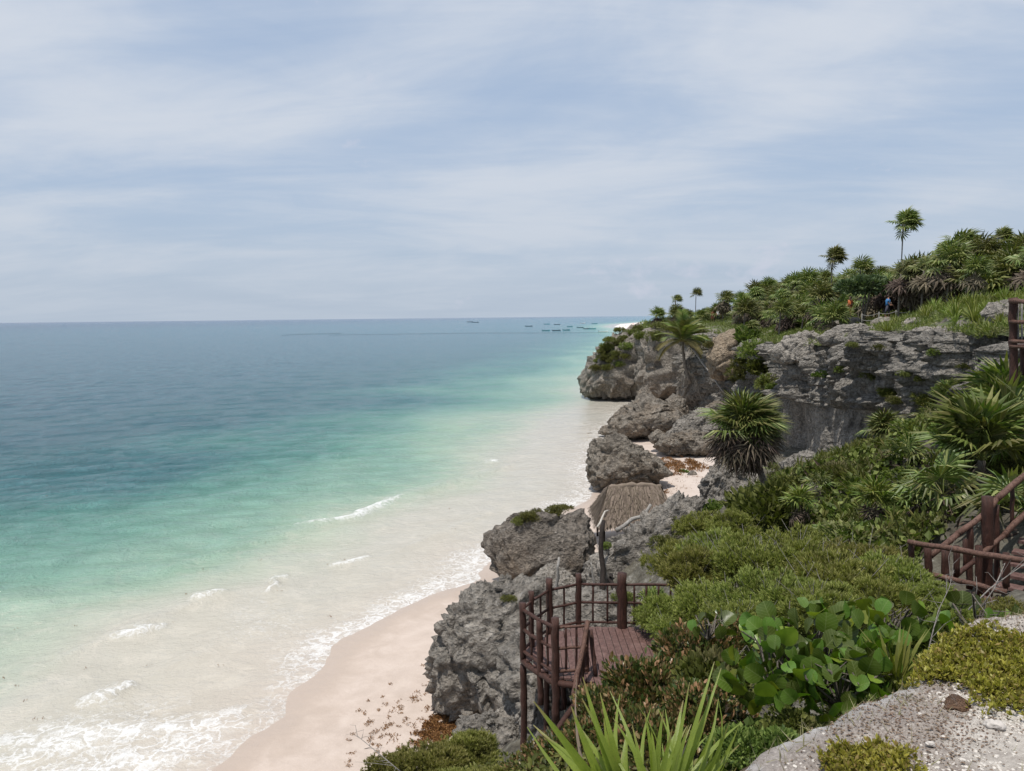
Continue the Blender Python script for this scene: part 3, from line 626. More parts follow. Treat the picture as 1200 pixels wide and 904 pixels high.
BL.append(boulder([(760, 512), (770, 504), (782, 508), (780, 518), (765, 520)], 66, .9, 'small grey rock between the two cove boulders', 5, M_ROCKB, 17.5))
BL.append(boulder([(706, 450), (770, 446), (775, 474), (715, 474)], 117, 3.5, 'dark wet foot of rock under the headland overhang', 5, M_ROCKB, 17.9, .8))
hl = mat_rock('headland_limestone', (.105, .097, .087), (.29, .27, .245), (.62, .60, .57), brown=.35, bz=3.5)
BL.append(boulder([(679, 452), (684, 438), (698, 418), (714, 398), (728, 388), (744, 384), (758, 396), (764, 425), (764, 450), (748, 462), (715, 461), (692, 458)], 112, 5.6, 'undercut headland rock with green patches jutting into the sea', 6, hl, 18.2, 1.3, square=.52))
BL.append(boulder([(750, 402), (762, 386), (790, 384), (812, 392), (822, 420), (820, 455), (790, 464), (755, 464), (748, 430)], 107, 5., 'brown headland block with a cave-dark cleft behind the coconut palm', 6, hl, 19.1, 1.1, square=.5))
BL.append(boulder([(800, 410), (830, 398), (858, 410), (868, 440), (862, 476), (830, 482), (800, 474), (796, 440)], 90, 4.2, 'pale brown cliff buttress right of the coconut palm', 6, hl, 20.3, 1.2, square=.5))
BL.append(boulder([(832, 420), (838, 398), (855, 390), (875, 392), (880, 410), (872, 440), (850, 446), (836, 440)], 78, 2.6, 'tan rounded rock bulge under the hillside scrub', 6, mat_rock('tan_limestone', (.15, .12, .09), (.34, .28, .215), (.5, .44, .36)), 21.4, .7))
BL.append(boulder([(905, 412), (925, 398), (950, 391), (968, 402), (972, 420), (945, 430), (915, 426)], 57, 1.9, 'large tilted grey block perched on the cliff edge', 6, M_ROCKP, 22.6, .9, square=.45))
BL.append(boulder([(972, 418), (984, 410), (1000, 412), (1003, 424), (985, 430)], 52, .9, 'small pale block beside the perched cliff edge block', 5, M_ROCKP, 23.2, .7))
BL.append(boulder([(965, 396), (985, 384), (1020, 382), (1040, 388), (1038, 402), (1000, 408), (972, 404)], 51, 1.4, 'flat layered grey slab on the cliff top', 6, M_ROCK, 24.4, .8, square=.4))
BL.append(boulder([(1054, 388), (1062, 376), (1076, 374), (1080, 384), (1070, 398), (1056, 398)], 45, .9, 'white-topped rock standing on the cliff rim', 5, M_ROCKP, 25.7, .9))
BL.append(boulder([(1156, 370), (1165, 358), (1184, 354), (1195, 366), (1190, 384), (1168, 388)], 34, .9, 'grey rock among the grasses near the tall railing', 5, M_ROCK, 26.2, 1.))
BL.append(boulder([(1150, 432), (1164, 418), (1182, 420), (1188, 440), (1180, 456), (1155, 452)], 28, 1., 'pale pitted rock left of the tall railing post', 6, M_ROCKP, 27.3, 1.1))
BL.append(boulder([(1068, 392), (1090, 386), (1125, 388), (1140, 396), (1120, 406), (1085, 406)], 38, 1.3, 'long pale ledge rock under the rim grass', 6, M_ROCKP, 28.3, 1., square=.4))
BL.append(boulder([(1040, 565), (1060, 552), (1080, 560), (1078, 576), (1052, 580)], 20.5, .5, 'small pale stone among the leafy slope plants', 5, M_ROCKP, 29.1))
BL.append(boulder([(918, 545), (938, 532), (965, 532), (975, 546), (950, 556), (925, 556)], 33, .9, 'grey rock topping the leafy slope below the smooth wall', 5, M_ROCK, 30.6, 1.1))
BL.append(boulder([(826, 580), (834, 556), (850, 536), (872, 524), (890, 560), (880, 600), (848, 604), (830, 598)], 34, 1.5, 'dark rugged rock left of the leaning thatch palm trunk', 6, M_ROCK, 31.6, 1.4))
# ------------------------------------------------------------------ plant material
G_PALM = mat_leaf('palm_green', [(.055, .085, .024), (.09, .13, .038), (.125, .165, .055), (.19, .205, .09), (.075, .105, .035)], .45, .2, obj_var=.3)
G_DEAD = mat_leaf('dead_frond', [(.07, .05, .035), (.13, .10, .07), (.20, .155, .115), (.05, .035, .025)], .8, .1, tcol=(1., .9, .7), obj_var=.25)
G_SHRUB = mat_leaf('shrub_green', [(.05, .075, .022), (.095, .13, .038), (.145, .175, .055), (.07, .10, .03), (.20, .21, .08)], .55, .25, obj_var=.35)
G_DARK = mat_leaf('dark_leaf', [(.035, .055, .017), (.07, .10, .03), (.11, .15, .045), (.17, .21, .08)], .55, .25, spec=.2, obj_var=.3)
G_FEATH = mat_leaf('bay_cedar_green', [(.105, .13, .04), (.175, .205, .065), (.235, .26, .09), (.135, .155, .055), (.30, .315, .13)], .6, .3, obj_var=.18)
G_YEL = mat_leaf('yellow_green', [(.17, .19, .03), (.27, .28, .045), (.34, .33, .06), (.22, .21, .05), (.30, .22, .07)], .5, .25, obj_var=.2)
G_YEL2 = mat_leaf('olive_scrub', [(.08, .095, .03), (.13, .145, .04), (.18, .18, .06), (.10, .10, .04)], .6, .2, obj_var=.25)
G_BRONZE = mat_leaf('bronze_leaf', [(.02, .035, .012), (.035, .06, .018), (.06, .09, .028), (.09, .115, .04), (.15, .10, .05), (.05, .07, .02), (.22, .13, .06), (.36, .20, .11), (.26, .22, .10)], .35, .18, spec=.5)
G_BLADE = mat_leaf('blade_green', [(.10, .16, .025), (.15, .215, .04), (.20, .26, .06), (.12, .18, .035)], .38, .35, spec=.45, tcol=(1.2, 1.35, .35))
G_GRAPE = mat_leaf('sea_grape_leaf', [(.065, .115, .022), (.065, .115, .022)], .38, .25, spec=.4, tcol=(1.3, 1.5, .3), obj_var=.5)
def _veins(m):
    nt = m.node_tree; N = nt.nodes; L = nt.links; p = N['Principled BSDF']; src = p.inputs['Base Color'].links[0].from_socket
    tc = N.new('ShaderNodeTexCoord'); sx = N.new('ShaderNodeSeparateXYZ'); L.new(tc.outputs['Object'], sx.inputs[0])
    def mt(op, a, b=None):
        n = N.new('ShaderNodeMath'); n.operation = op
        for k, v in enumerate((a, b)):
            if v is None: continue
            if isinstance(v, (int, float)): n.inputs[k].default_value = v
            else: L.new(v, n.inputs[k])
        return n.outputs[0]
    ay = mt('ABSOLUTE', sx.outputs[1]); rib = mt('LESS_THAN', ay, .014)
    st = mt('LESS_THAN', mt('ABSOLUTE', mt('SUBTRACT', mt('FRACT', mt('MULTIPLY', mt('SUBTRACT', sx.outputs[0], mt('MULTIPLY', ay, .7)), 6.5)), .5)), .045)
    mx = N.new('ShaderNodeMix'); mx.data_type = 'RGBA'; L.new(mt('MULTIPLY', mt('MAXIMUM', rib, st), .45), mx.inputs[0]); L.new(src, mx.inputs[6]); mx.inputs[7].default_value = (.26, .30, .12, 1)
    L.new(mx.outputs[2], p.inputs['Base Color'])
_veins(G_GRAPE)
G_GRAPEY = mat_leaf('young_sea_grape_leaf', [(.15, .22, .035), (.15, .22, .035)], .35, .35, spec=.5, obj_var=.25)
G_GRASS = mat_leaf('spear_grass', [(.10, .15, .035), (.15, .20, .055), (.20, .235, .08), (.08, .12, .03)], .5, .25, obj_var=.2)
G_BARK = mat_wood('bark', (.10, .085, .07), (.21, .185, .155), .9, .1)
G_TWIG = mat_wood('bleached_twig', (.20, .18, .16), (.33, .30, .27), .9, .1)

def leaf_oval(fold=.12):
    V = np.array([(0, 0, 0), (.3, .22, fold * .6), (.7, .2, fold * .4), (1, 0, -.08), (.7, -.2, fold * .4), (.3, -.22, fold * .6), (.5, 0, 0)])
    return V, [np.array([(0, 6, 1), (1, 6, 2), (2, 6, 3), (3, 6, 4), (4, 6, 5), (5, 6, 0)])]
def leaf_diamond(w=.25, fold=.1):
    return np.array([(0, 0, 0), (.5, w, fold), (1, 0, 0), (.5, -w, fold)]), [np.array([(0, 2, 1), (0, 3, 2)])]
def tuft(n=9, w=.07, spread=.55, seed=1):
    r = np.random.default_rng(seed); V = []; F = []
    for k in range(n):
        a = k * 2.4 + r.random(); t = spread * (.3 + .7 * r.random()); L = .6 + .4 * r.random(); h = .35 * r.random()
        d = np.array([math.cos(a) * math.sin(t), math.sin(a) * math.sin(t), math.cos(t)]); s = np.array([-math.sin(a), math.cos(a), 0]) * w
        b = len(V); V += [np.array([0, 0, h]), d * L * .6 + s + (0, 0, h), d * L + (0, 0, h), d * L * .6 - s + (0, 0, h)]; F += [(b, b + 1, b + 2), (b, b + 2, b + 3)]
    return np.array(V) @ np.array([[0, 0, 1], [0, 1, 0], [1, 0, 0]]).T, [np.array(F)]      # grows along +X
def lump_points(n, seed, a=(1, 1, .75), lumps=14, inner=.22, lr=(.3, .5), bottom=-.15):
    r = np.random.default_rng(seed)
    C = r.normal(size=(lumps, 3)); C /= np.linalg.norm(C, axis=1)[:, None]; C *= (.25 + .45 * r.random((lumps, 1))); C[:, 2] = np.abs(C[:, 2]) * .9
    Rr = lr[0] + (lr[1] - lr[0]) * r.random(lumps); P = []; D = []
    while sum(map(len, P)) < n:
        m = n; k = r.integers(0, lumps, m); d = r.normal(size=(m, 3)); d /= np.linalg.norm(d, axis=1)[:, None]
        q = C[k] + d * (Rr[k] * (1 - .35 * r.random(m) ** 2))[:, None]
        dist = np.linalg.norm(q[:, None] - C[None], axis=2) / Rr[None]
        inside = (dist < .72).any(1); ok = (~inside | (r.random(m) < inner)) & (q[:, 2] > bottom)
        P.append(q[ok]); D.append((d + q * .6)[ok])
    P = np.concatenate(P)[:n] * a; D = np.concatenate(D)[:n]; return P, D, r
def bush_mesh(name, mat, n, shape, size, seed, a=(1, 1, .75), up=.6, lumps=14, inner=.22, lr=(.3, .5), gap=0.):
    P, D, r = lump_points(n, seed, a, lumps, inner, lr)
    if gap:
        P = P + D / np.linalg.norm(D, axis=1)[:, None] * (pn(P, 4.5, seed * .1) * .13 + (r.random(n) < .06) * .10)[:, None]; ok = pn(P, 3.2, seed * .3) > -gap; P = P[ok]; D = D[ok]; n = len(P)
    D = D / np.linalg.norm(D, axis=1)[:, None] + np.array([0, 0, up]) + r.normal(size=D.shape) * .35
    V, F = scatter(shape[0], shape[1], P, frames(D, r.random(n) * 6.28 if up < .9 else None), size * (.6 + .7 * r.random(n)))
    return mesh_data(name, V, F, mat, False)
def stems_mesh(name, n, h, seed, mat=None, r0=.02, spread=.6):
    r = np.random.default_rng(seed); b = MB()
    for k in range(n):
        a = r.random() * 6.28; e = np.array([math.cos(a) * spread * r.random(), math.sin(a) * spread * r.random(), h * (.6 + .4 * r.random())])
        m = e * .5 + r.normal(size=3) * .08; b.add(*tube([(0, 0, -.1), m, e], [r0, r0 * .7, r0 * .3], 5, False))
    return b.mesh(name, mat or G_BARK)
def fan_leaf(n=16, R=.75, pet=.65, spread=2.5, droop=.5, w=.055, seed=1):
    r = np.random.default_rng(seed); b = MB()
    b.add(*tube([(0, 0, 0), (pet * .5, 0, .03), (pet, 0, 0)], [.016, .012, .01], 3, False))
    for k in range(n):
        ph = -spread + 2 * spread * k / (n - 1) + r.normal() * .03; L = R * (.72 + .28 * math.cos(ph * .55)) * (.9 + .2 * r.random())
        d = np.array([math.cos(ph), math.sin(ph), 0]); s = np.array([-math.sin(ph), math.cos(ph), 0]) * w * R / .75
        dz = -droop * L * (.55 + .3 * r.random()); o = np.array([pet, 0, 0])
        m = o + d * L * .5 + (0, 0, .06 * R - droop * L * .05); tip = o + d * L * (1 - .25 * droop) + (0, 0, dz)
        b.add([o, m + s - (0, 0, .03), m, m - s - (0, 0, .03), tip], [np.array([(0, 2, 1), (0, 3, 2), (1, 2, 4), (2, 3, 4)])])
    return b
def crown_dirs(n, seed, lo=-.5, hi=1.35, wind=(0, 0, 0)):
    r = np.random.default_rng(seed); k = np.arange(n); az = k * 2.39996 + r.random(n) * .3
    el = lo + (hi - lo) * (k / (n - 1)) ** .8 + r.normal(size=n) * .08
    d = np.stack([np.cos(az) * np.cos(el), np.sin(az) * np.cos(el), np.sin(el)], 1) + np.array(wind); return d / np.linalg.norm(d, axis=1)[:, None], r
def palm_crown(name, mat, n, seed, R=.75, pet=.6, lo=-.4, hi=1.35, wind=(0, 0, 0), droop=.55, nseg=14, s=1., w=.055):
    L = fan_leaf(nseg, R, pet, 2.5, droop, w, seed); V = np.concatenate(L.V); Fs = [np.concatenate(f) for f in L.F.values()]
    d, r = crown_dirs(n, seed, lo, hi, wind)
    V, F = scatter(V, Fs, np.zeros((n, 3)) + d * .05, frames(d, r.normal(size=n) * .3), s * (.8 + .35 * r.random(n)))
    return mesh_data(name, V, F, mat, False)
def trunk_mesh(name, h, r0=.09, r1=.07, bend=.2, seed=1, mat=None):
    k = np.linspace(0, 1, 8); rr = np.random.default_rng(seed)
    P = np.stack([bend * k ** 1.6, rr.normal(size=8) * .01 * h, h * k - .25 * (1 - k)], 1)
    V, F = tube(P, r0 + (r1 - r0) * k + .008 * np.sin(k * 60), 8); return mesh_data(name, V, F, mat or G_BARK, True)

SOLID = {o.name for o in SC.objects if o.type == 'MESH' and o.name != 'sea'}
bpy.context.view_layer.update(); DG = bpy.context.evaluated_depsgraph_get()
def surf(px, py, Yf=None):
    """the spot on the rocks or ground seen at that place in the photograph"""
    d = Vector(ray(px, py)).normalized(); o = Vector(EYE)
    for _ in range(6):
        ok, loc, nrm, i, ob, m = SC.ray_cast(DG, o, d)
        if not ok: break
        if ob.name in SOLID: return np.array(loc), np.array(nrm)
        o = loc + d * .02
    P = W(px, py, Yf or 30); return P, np.array([0, -.5, .8])
# ------------------------------------------------------------------ hillside palms
PK = []
for k in range(4):      # kinds: crown, dead skirt, trunk
    wind = (.35 + .2 * k, -.1, -.02)
    PK.append((palm_crown('crown', G_PALM, 36 + 4 * k, 40 + k, .66, .55, -.25, 1.4, wind, .45, 13, 1.0, .045), palm_crown('dead_fronds', G_DEAD, 18 + 7 * k, 60 + k, .75, .6, -1.5, -.7, (.08, 0, 0), .25, 9, 1.0, .05),
               trunk_mesh('trunk', 1.0, .085, .07, .12, k)))
WINDY = palm_crown('crown', G_PALM, 60, 55, .62, .5, -.7, 1.45, (.75, 0, .12), .35, 13, .95, .05)
def fan_palm(x, y, z, h, s, kind, label, group, skirt=True, rz=0., lean=0.):
    t = thing('thatch_palm', (x, y, z), label, 'palm tree', group)
    cr, dd, tr = PK[kind % 4]
    tw = .75 if h > 4 else 1.0; o = obj('trunk', tr, t); o.scale = (tw, tw, h)
    c = obj('crown', WINDY if 'blown' in label or 'windswept palm rising' in label or 'round-headed' in label else cr, t, loc=(.12 * 1.1, 0, h)); c.scale = (s, s, s); c.rotation_euler = (0, 0, rz)
    if skirt:
        d = obj('dead_fronds', dd, t, loc=(.12, 0, h - .12)); d.scale = (s, s, s); d.rotation_euler = (0, 0, rz)
    return t
R2 = random.Random(5)
# palms one can point to: crown pixel, distance, scale, trunk length, label
for px, py, Y, s, h, k, sk, lb in [
    (1059, 263, 72, 1.6, 7.5, 1, 0, 'tall lone palm with a bare thin trunk blown sideways above the ridge'),
    (976, 303, 78, 1.4, 4.2, 3, 0, 'windswept palm rising above the ridge between the tall lone palm and the sea'),
    (1173, 279, 60, .95, 3.2, 0, 0, 'small round-headed palm above the ridge near the right edge'),
    (1196, 283, 62, .7, 2.6, 2, 0, 'palm tip showing at the ridge beside the right edge of the view'),
    (792, 352, 128, 1.0, 3.6, 2, 0, 'small palm standing alone nearest the sea on the skyline'),
    (816, 345, 124, 1.0, 3.4, 0, 0, 'skyline palm second from the sea'),
    (1100, 300, 56, 1.35, 3.6, 3, 1, 'big shaggy palm with hanging brown skirt at the crest of the thicket'),
    (1125, 292, 57, 1.5, 3.8, 2, 1, 'broad palm on the crest with long drooping fronds'),
    (1083, 318, 54, 1.3, 3.2, 3, 1, 'palm with the thickest brown skirt above the blue shirted person'),
    (1056, 322, 56, 1.3, 3.0, 3, 1, 'brown skirted palm left of the thickest skirted one'),
    (1150, 300, 54, 1.4, 3.3, 1, 1, 'palm with upright fronds right of the broad crest palm'),
    (1143, 318, 46, .9, .8, 0, 1, 'low bright palm in front of the crest palms'),
    (880, 348, 95, 1.5, 3.3, 3, 1, 'palm with dark hanging skirt over the left part of the thicket'),
    (868, 360, 92, 1.4, 2.8, 1, 1, 'stout palm on the left shoulder of the thicket'),
    (848, 352, 104, 1.4, 2.8, 2, 1, 'palm at the seaward end of the dense thicket'),
    (911, 350, 84, 1.3, 2.6, 3, 1, 'palm with grey trunk midway along the thicket'),
    (876, 386, 76, 1.1, 1.6, 3, 1, 'skirted palm at the cliff edge above the tan rock bulge'),
    (915, 366, 70, 1.2, 2.0, 0, 0, 'spreading palm in front of the grey trunked one'),
    (960, 350, 66, 1.35, 2.2, 1, 1, 'palm with radiating fronds above the perched grey block'),
    (1009, 318, 72, 1.3, 3.0, 0, 0, 'green palm on the crest right of the windswept palm')]:
    P = W(px, py, Y); g = land_z(P[0], P[1]); h = max(P[2] - g, .5)
    fan_palm(P[0] - .13, P[1], P[2] - h, h, s, k, lb, 'palms on the hillside above the cliff', sk, R2.uniform(-.4, .4))
# the thicket between them
n = 0
spots = []
for i in range(4000):
    if n >= 175: break
    Y = R2.uniform(44, 128); t = R2.uniform(2.5, 30) if Y > 60 else R2.uniform(7.5, 24)
    X = float(cliff_x(Y)) + t
    if any((X - a) ** 2 + (Y - b) ** 2 < 2.6 for a, b in spots): continue
    px = 600 + FPX * X / Y
    if px > 1225 or (Y < 62 and 975 < px < 1095 and t < 12): continue
    if Y > 62 and 980 < px < 1060 and t < 7: continue
    if 812 < px < 868 and Y < 108: continue
    spots.append((X, Y)); z = land_z(X, Y); s = R2.uniform(1.15, 1.7)
    h = R2.uniform(.9, 2.3) if t < 12 else R2.uniform(1.6, 3.0)
    if px < 860: h *= .75; s *= .9
    if 880 < px < 1062 and t > 9: h *= 1.4
    where = 'seaward tip' if px < 860 else 'part above the tan rock' if px < 910 else 'part above the perched grey block' if px < 980 else 'middle behind the orange topped person' if px < 1030 else 'part behind the blue shirted person' if px < 1090 else 'crest above the strap-leaved slope' if px < 1150 else 'landward end'; sk = R2.random() < .6
    fan_palm(X, Y, z, h, s, R2.randrange(4), ('tall ' if h > 2.3 else 'low ' if h < 1.5 else '') + ('broad ' if s > 1.45 else 'slim ') + ('skirted' if sk else 'green') + ' palm, ' + ('front row, ' if t < 9 else 'middle row, ' if t < 18 else 'back row, ') + where + ' of the thicket', 'thatch palms crowded together on the hillside', sk, R2.uniform(-.5, .5)); n += 1

n = 0
for i in range(900):
    if n >= 34: break
    Y = R2.uniform(50, 64); px = R2.uniform(1035, 1215); X = Y * (px - 600) / FPX; t = X - float(cliff_x(Y))
    if t < 8 or (px < 1064) or any((X - a) ** 2 + (Y - b) ** 2 < 1.2 for a, b in spots): continue
    spots.append((X, Y)); k = R2.randrange(4)
    fan_palm(X, Y, land_z(X, Y), R2.uniform(1.9, 3.6), R2.uniform(1.3, 1.7), k, ('broad ' if R2.random() < .0 else '') + ('front' if Y < 55 else 'middle' if Y < 59 else 'back') + ' row brown skirted crest palm ' + ('behind the blue shirted person' if px < 1085 else 'over the strap-leaved slope' if px < 1140 else 'towards the right end'), 'skirted palms on the crest', True, R2.uniform(-.5, .5)); n += 1
# shrubs, shared crowns
DI = leaf_diamond(.3, .12); OV = leaf_oval()
SB = [bush_mesh('crown', G_SHRUB, 1500, DI, .16, 80 + k, (1, 1, .8), .5) for k in range(3)]
DB = [bush_mesh('crown', G_DARK, 1300, DI, .17, 90 + k, (1, 1, .7), .6) for k in range(3)]
BC = [bush_mesh('crown', G_SHRUB, 1800, tuft(7, .05, .6, k), .17, 100 + k, (1, 1, .7), 1.0) for k in range(2)]
CB = [bush_mesh('crown', G_SHRUB, 420, tuft(6, .07, .9, 20 + k), .34, 110 + k, (1, 1, .8), .5, 9, .4, (.2, .5)) for k in range(2)]
CD = [bush_mesh('crown', G_DARK, 700, leaf_diamond(.32, .12), .30, 114 + k, (1, 1, .8), .5, 9, .4, (.2, .5)) for k in range(2)]
CBC = [bush_mesh('crown', G_YEL2, 420, tuft(6, .07, .8, 24 + k), .32, 118 + k, (1, 1, .6), .8, 9, .4, (.2, .5)) for k in range(2)]
ST = stems_mesh('stems', 9, .6, 5, spread=.5)
def bush(me, x, y, z, s, label, group, name='shrub', stems=False, cat='shrub'):
    if stems:
        t = thing(name, (x, y, z), label, cat, group); o = obj('crown', me, t); o.scale = s if isinstance(s, tuple) else (s,) * 3; o.rotation_euler = (0, 0, R2.uniform(0, 6.3))
        q = obj('stems', ST, t); q.scale = o.scale; return t
    o = obj(name, me, None, label, cat, group, None, (x, y, z)); o.scale = s if isinstance(s, tuple) else (s,) * 3; o.rotation_euler = (0, 0, R2.uniform(0, 6.3)); return o
n = 0
for i in range(3000):
    if n >= 190: break
    Y = R2.uniform(33, 130); t = R2.triangular(.6, 26, 3) if Y > 50 else R2.uniform(2.5, 16); X = float(cliff_x(Y)) + t; px = 600 + FPX * X / Y
    if px > 1230: continue
    if Y < 62 and 975 < px < 1110 and t < 5.5: continue
    if 812 < px < 866 and Y < 110 and t < 9: continue
    s = R2.uniform(.6, 1.2) * (1.25 if Y > 60 else .75)
    if t < 3: s *= .6
    w = 'along the cliff edge' if t < 3.5 else ('under the palms' if Y > 55 else 'on the slope right of the blue shirted person')
    k = R2.random(); me = R2.choice(SB) if k < .5 else (R2.choice(DB) if k < .8 else R2.choice(BC)); kd = 'mid green' if k < .5 else ('dark green' if k < .8 else 'spiky yellow green')
    bush(me, X, Y, land_z(X, Y) - .1, (s * 1.15, s, s * .85), '%s shrub growing %s' % (kd, w), 'shrubs on the hillside above the cliff'); n += 1
# the rounded broad-leaved tree at the thicket edge, and the dense bushes at the top right
BT = bush_mesh('crown', mat_leaf('blue_green_leaf', [(.05, .085, .045), (.09, .135, .075), (.14, .19, .12), (.03, .055, .03)], .4, .15), 2600, OV, .20, 131, (1, 1, .6), .6, 26, .3, (.18, .34))
for px, py, Y, s, lb in ((1012, 340, 62, (2.4, 1.8, 1.9), 'round bluish green tree spreading over a dark hollow by the path'), ):
    P = W(px, py, Y); g = land_z(P[0], P[1]); t = thing('broadleaf_tree', (P[0], P[1], g), lb, 'tree'); o = obj('crown', BT, t, loc=(0, 0, P[2] - g)); o.scale = s
    obj('trunk', stems_mesh('trunk', 5, P[2] - g + .8, 9, r0=.08, spread=1.2), t)
for px, py, Y, s, lb in ((1185, 318, 55, 2.4, 'dense dark green tree crown at the right end of the ridge'), (1160, 325, 52, 1.5, 'smaller dark crown left of the one at the right end of the ridge')):
    P = W(px, py, Y); g = land_z(P[0], P[1]); t = thing('broadleaf_tree', (P[0], P[1], g), lb, 'tree'); o = obj('crown', SB[0], t, loc=(0, 0, max(P[2] - g, .3))); o.scale = (s, s, s * .8)
    obj('trunk', stems_mesh('trunk', 5, max(P[2] - g, .3) + .8, 9, r0=.08, spread=1.), t)

# spear-leaved clumps (spider lilies) on the right of the plateau
def blades_mesh(name, mat, n, L, w, seed, spread=.9, seg=3, bend=.5):
    r = np.random.default_rng(seed); b = MB()
    for k in range(n):
        a = r.random() * 6.28; t = spread * r.random() ** .7; l = L * (.6 + .4 * r.random()); V = []
        d = np.array([math.cos(a), math.sin(a), 0]); s = np.array([-math.sin(a), math.cos(a), 0]) + r.normal(size=3) * .2; o = d * r.random() * .12 * L
        for j in range(seg + 1):
            u = j / seg; th = t * (.6 + bend * u); p = o + d * math.sin(th) * l * u + np.array([0, 0, math.cos(th) * l * u]); ww = w * (1 - u ** 2.2) * (.6 + .8 * u if u < .5 else 1.0)
            V += [p - s * ww, p + s * ww]
        f = [(2 * j, 2 * j + 1, 2 * j + 3, 2 * j + 2) for j in range(seg)]; b.add(V, [np.array(f)])
    return b.mesh(name, mat, False)
GB = [blades_mesh('leaves', G_GRASS, 46, 1.0, .032, 200 + k, 1.0) for k in range(3)]
n = 0
for i in range(900):
    if n >= 120: break
    Y = R2.uniform(32, 56); t = R2.uniform(1.5, 14); X = float(cliff_x(Y)) + t; px = 600 + FPX * X / Y
    if px < 1078 or px > 1225: continue
    bush(R2.choice(GB), X, Y, land_z(X, Y), R2.uniform(.7, 1.2), 'clump of light green strap leaves ' + ('right of the blue shirted person' if px < 1110 else 'mid slope' if px < 1150 else 'left of the tall railing' if px < 1185 else 'behind the tall railing') + (' near the cliff rim' if t < 5 else ' higher up' if t < 9 else ' below the crest palms'), 'strap-leaved clumps on the slope above the cliff', 'lily_clump', cat='plant'); n += 1
for px, py, Y, s, lb in ((1040, 388, 44, 1.1, 'bright green grassy clump on the rim left of the white-topped rock'), (1048, 376, 46, .9, 'grassy clump behind the white-topped rock'), (1150, 392, 33, .9, 'grassy clump at the rim near the tall railing'),
                         (1160, 400, 31, .9, 'low grassy clump with a dark base at the rim'), (1168, 345, 38, .9, 'leafy clump above the rock by the tall railing'), (1120, 385, 38, .7, 'small clump above the long pale ledge rock')):
    P = W(px, py, Y); bush(R2.choice(GB), P[0], P[1], land_z(P[0], P[1]), s, lb, None, 'lily_clump', cat='plant')

# ------------------------------------------------------------------ mats of growth nobody could count
def ground_leaves(name, mat, n, sampler, shape, size, up, label, seed=1, kind='stuff', rnd=.35):
    r = np.random.default_rng(seed); x, y, z = sampler(n, r); m = len(x); d = r.normal(size=(m, 3)) * rnd; d[:, 2] = np.abs(d[:, 2]) * .8 + up * .45
    V, F = scatter(shape[0], shape[1], np.stack([x, y, z], 1), frames(d, r.normal(size=m) * .7), size * (.55 + .8 * r.random(m)))
    return obj(name, mesh_data(name, V, F, mat, False), None, label, 'undergrowth', None, kind)
def s_plateau(n, r):
    y = 30 + 100 * r.random(n * 2) ** 1.2; t = .3 + 32 * r.random(n * 2) ** 1.4; x = cliff_x(y) + t; z = plateau_z(x, y)
    P = np.stack([x, y, 0 * x], 1); den = pn(P, .35, 3.) + .35; ok = (r.random(n * 2) < np.clip(den * 2.2, .05, 1)) & (x / y < .72); z = z + r.random(len(z)) * .30
    return x[ok][:n], y[ok][:n], z[ok][:n]
ground_leaves('undergrowth', G_SHRUB, 26000, s_plateau, tuft(5, .07, .8, 3), .26, .5, 'low tangled undergrowth covering the hillside between palms', 3)
def s_slope(xr, yr, thr=.2, hh=.25, cond=None):
    def f(n, r):
        x = xr[0] + (xr[1] - xr[0]) * r.random(n * 3); y = yr[0] + (yr[1] - yr[0]) * r.random(n * 3) ** 1.; P = np.stack([x, y, 0 * x], 1)
        ok = (r.random(n * 3) < np.clip((pn(P, .55, 4.) + thr) * 2.5, .04, 1)) & ~((x / y > .51) & (y < 15.3)) & (x / y < .75) & (x / y > .30) & ((y < 26) | (x < cliff_x(y) - .3))
        if cond is not None: ok &= cond(x, y)
        x = x[ok][:n]; y = y[ok][:n]; return x, y, slope_z(x, y) + r.random(len(x)) * hh + .03
    return f
ground_leaves('creeping_undergrowth', G_DARK, 30000, s_slope((4, 19), (11, 44), .22, .4), leaf_diamond(.38, .1), .17, .6, 'dark green leafy creepers sprawling over the slope below the cliff', 4)
ground_leaves('low_scrub', G_SHRUB, 14000, s_slope((4, 19), (11, 42), .0, .5), tuft(5, .07, .8, 3), .26, .5, 'low scrubby growth scattered over the slope below the cliff', 5)
ground_leaves('dry_litter', G_DEAD, 9000, s_slope((4, 19), (9, 42), .05, .12), leaf_diamond(.12, .1), .35, -.1, 'dry brown leaf litter between the slope plants', 6, rnd=1.)

n = 0
for i in range(2000):
    if n >= 95: break
    Y = R2.uniform(15, 42); px = R2.uniform(905, 1215); X = Y * (px - 600) / FPX
    if (Y > 25 and X > float(cliff_x(Y)) - 1) or (px > 1075 and Y < 16.5): continue
    z = land_z(X, Y); y_ = 452 + FPX * math.tan(math.atan((12 - z) / Y) - math.radians(5.4))
    if px < 1000 and y_ < 560: continue
    s = R2.uniform(.35, .75) * (1 + Y / 60); k = R2.random()
    bush(R2.choice(DB) if k < .62 else (R2.choice(SB) if k < .85 else R2.choice(BC)), X, Y, z - .05, (s * 1.2, s, s * .7), ('broad leaved dark green' if k < .62 else 'small leaved light green' if k < .85 else 'spiky light green') + ' bush ' + ('beside the leaning thatch palm' if px < 950 else 'around the small palm seedlings' if px < 1050 else 'under the large fan palm' if px < 1130 else 'above the stair rail') + (', lower on the slope' if Y < 22 else ', midway up the slope' if Y < 30 else ', right below the cliff'), 'bushes tangled on the slope below the cliff'); n += 1
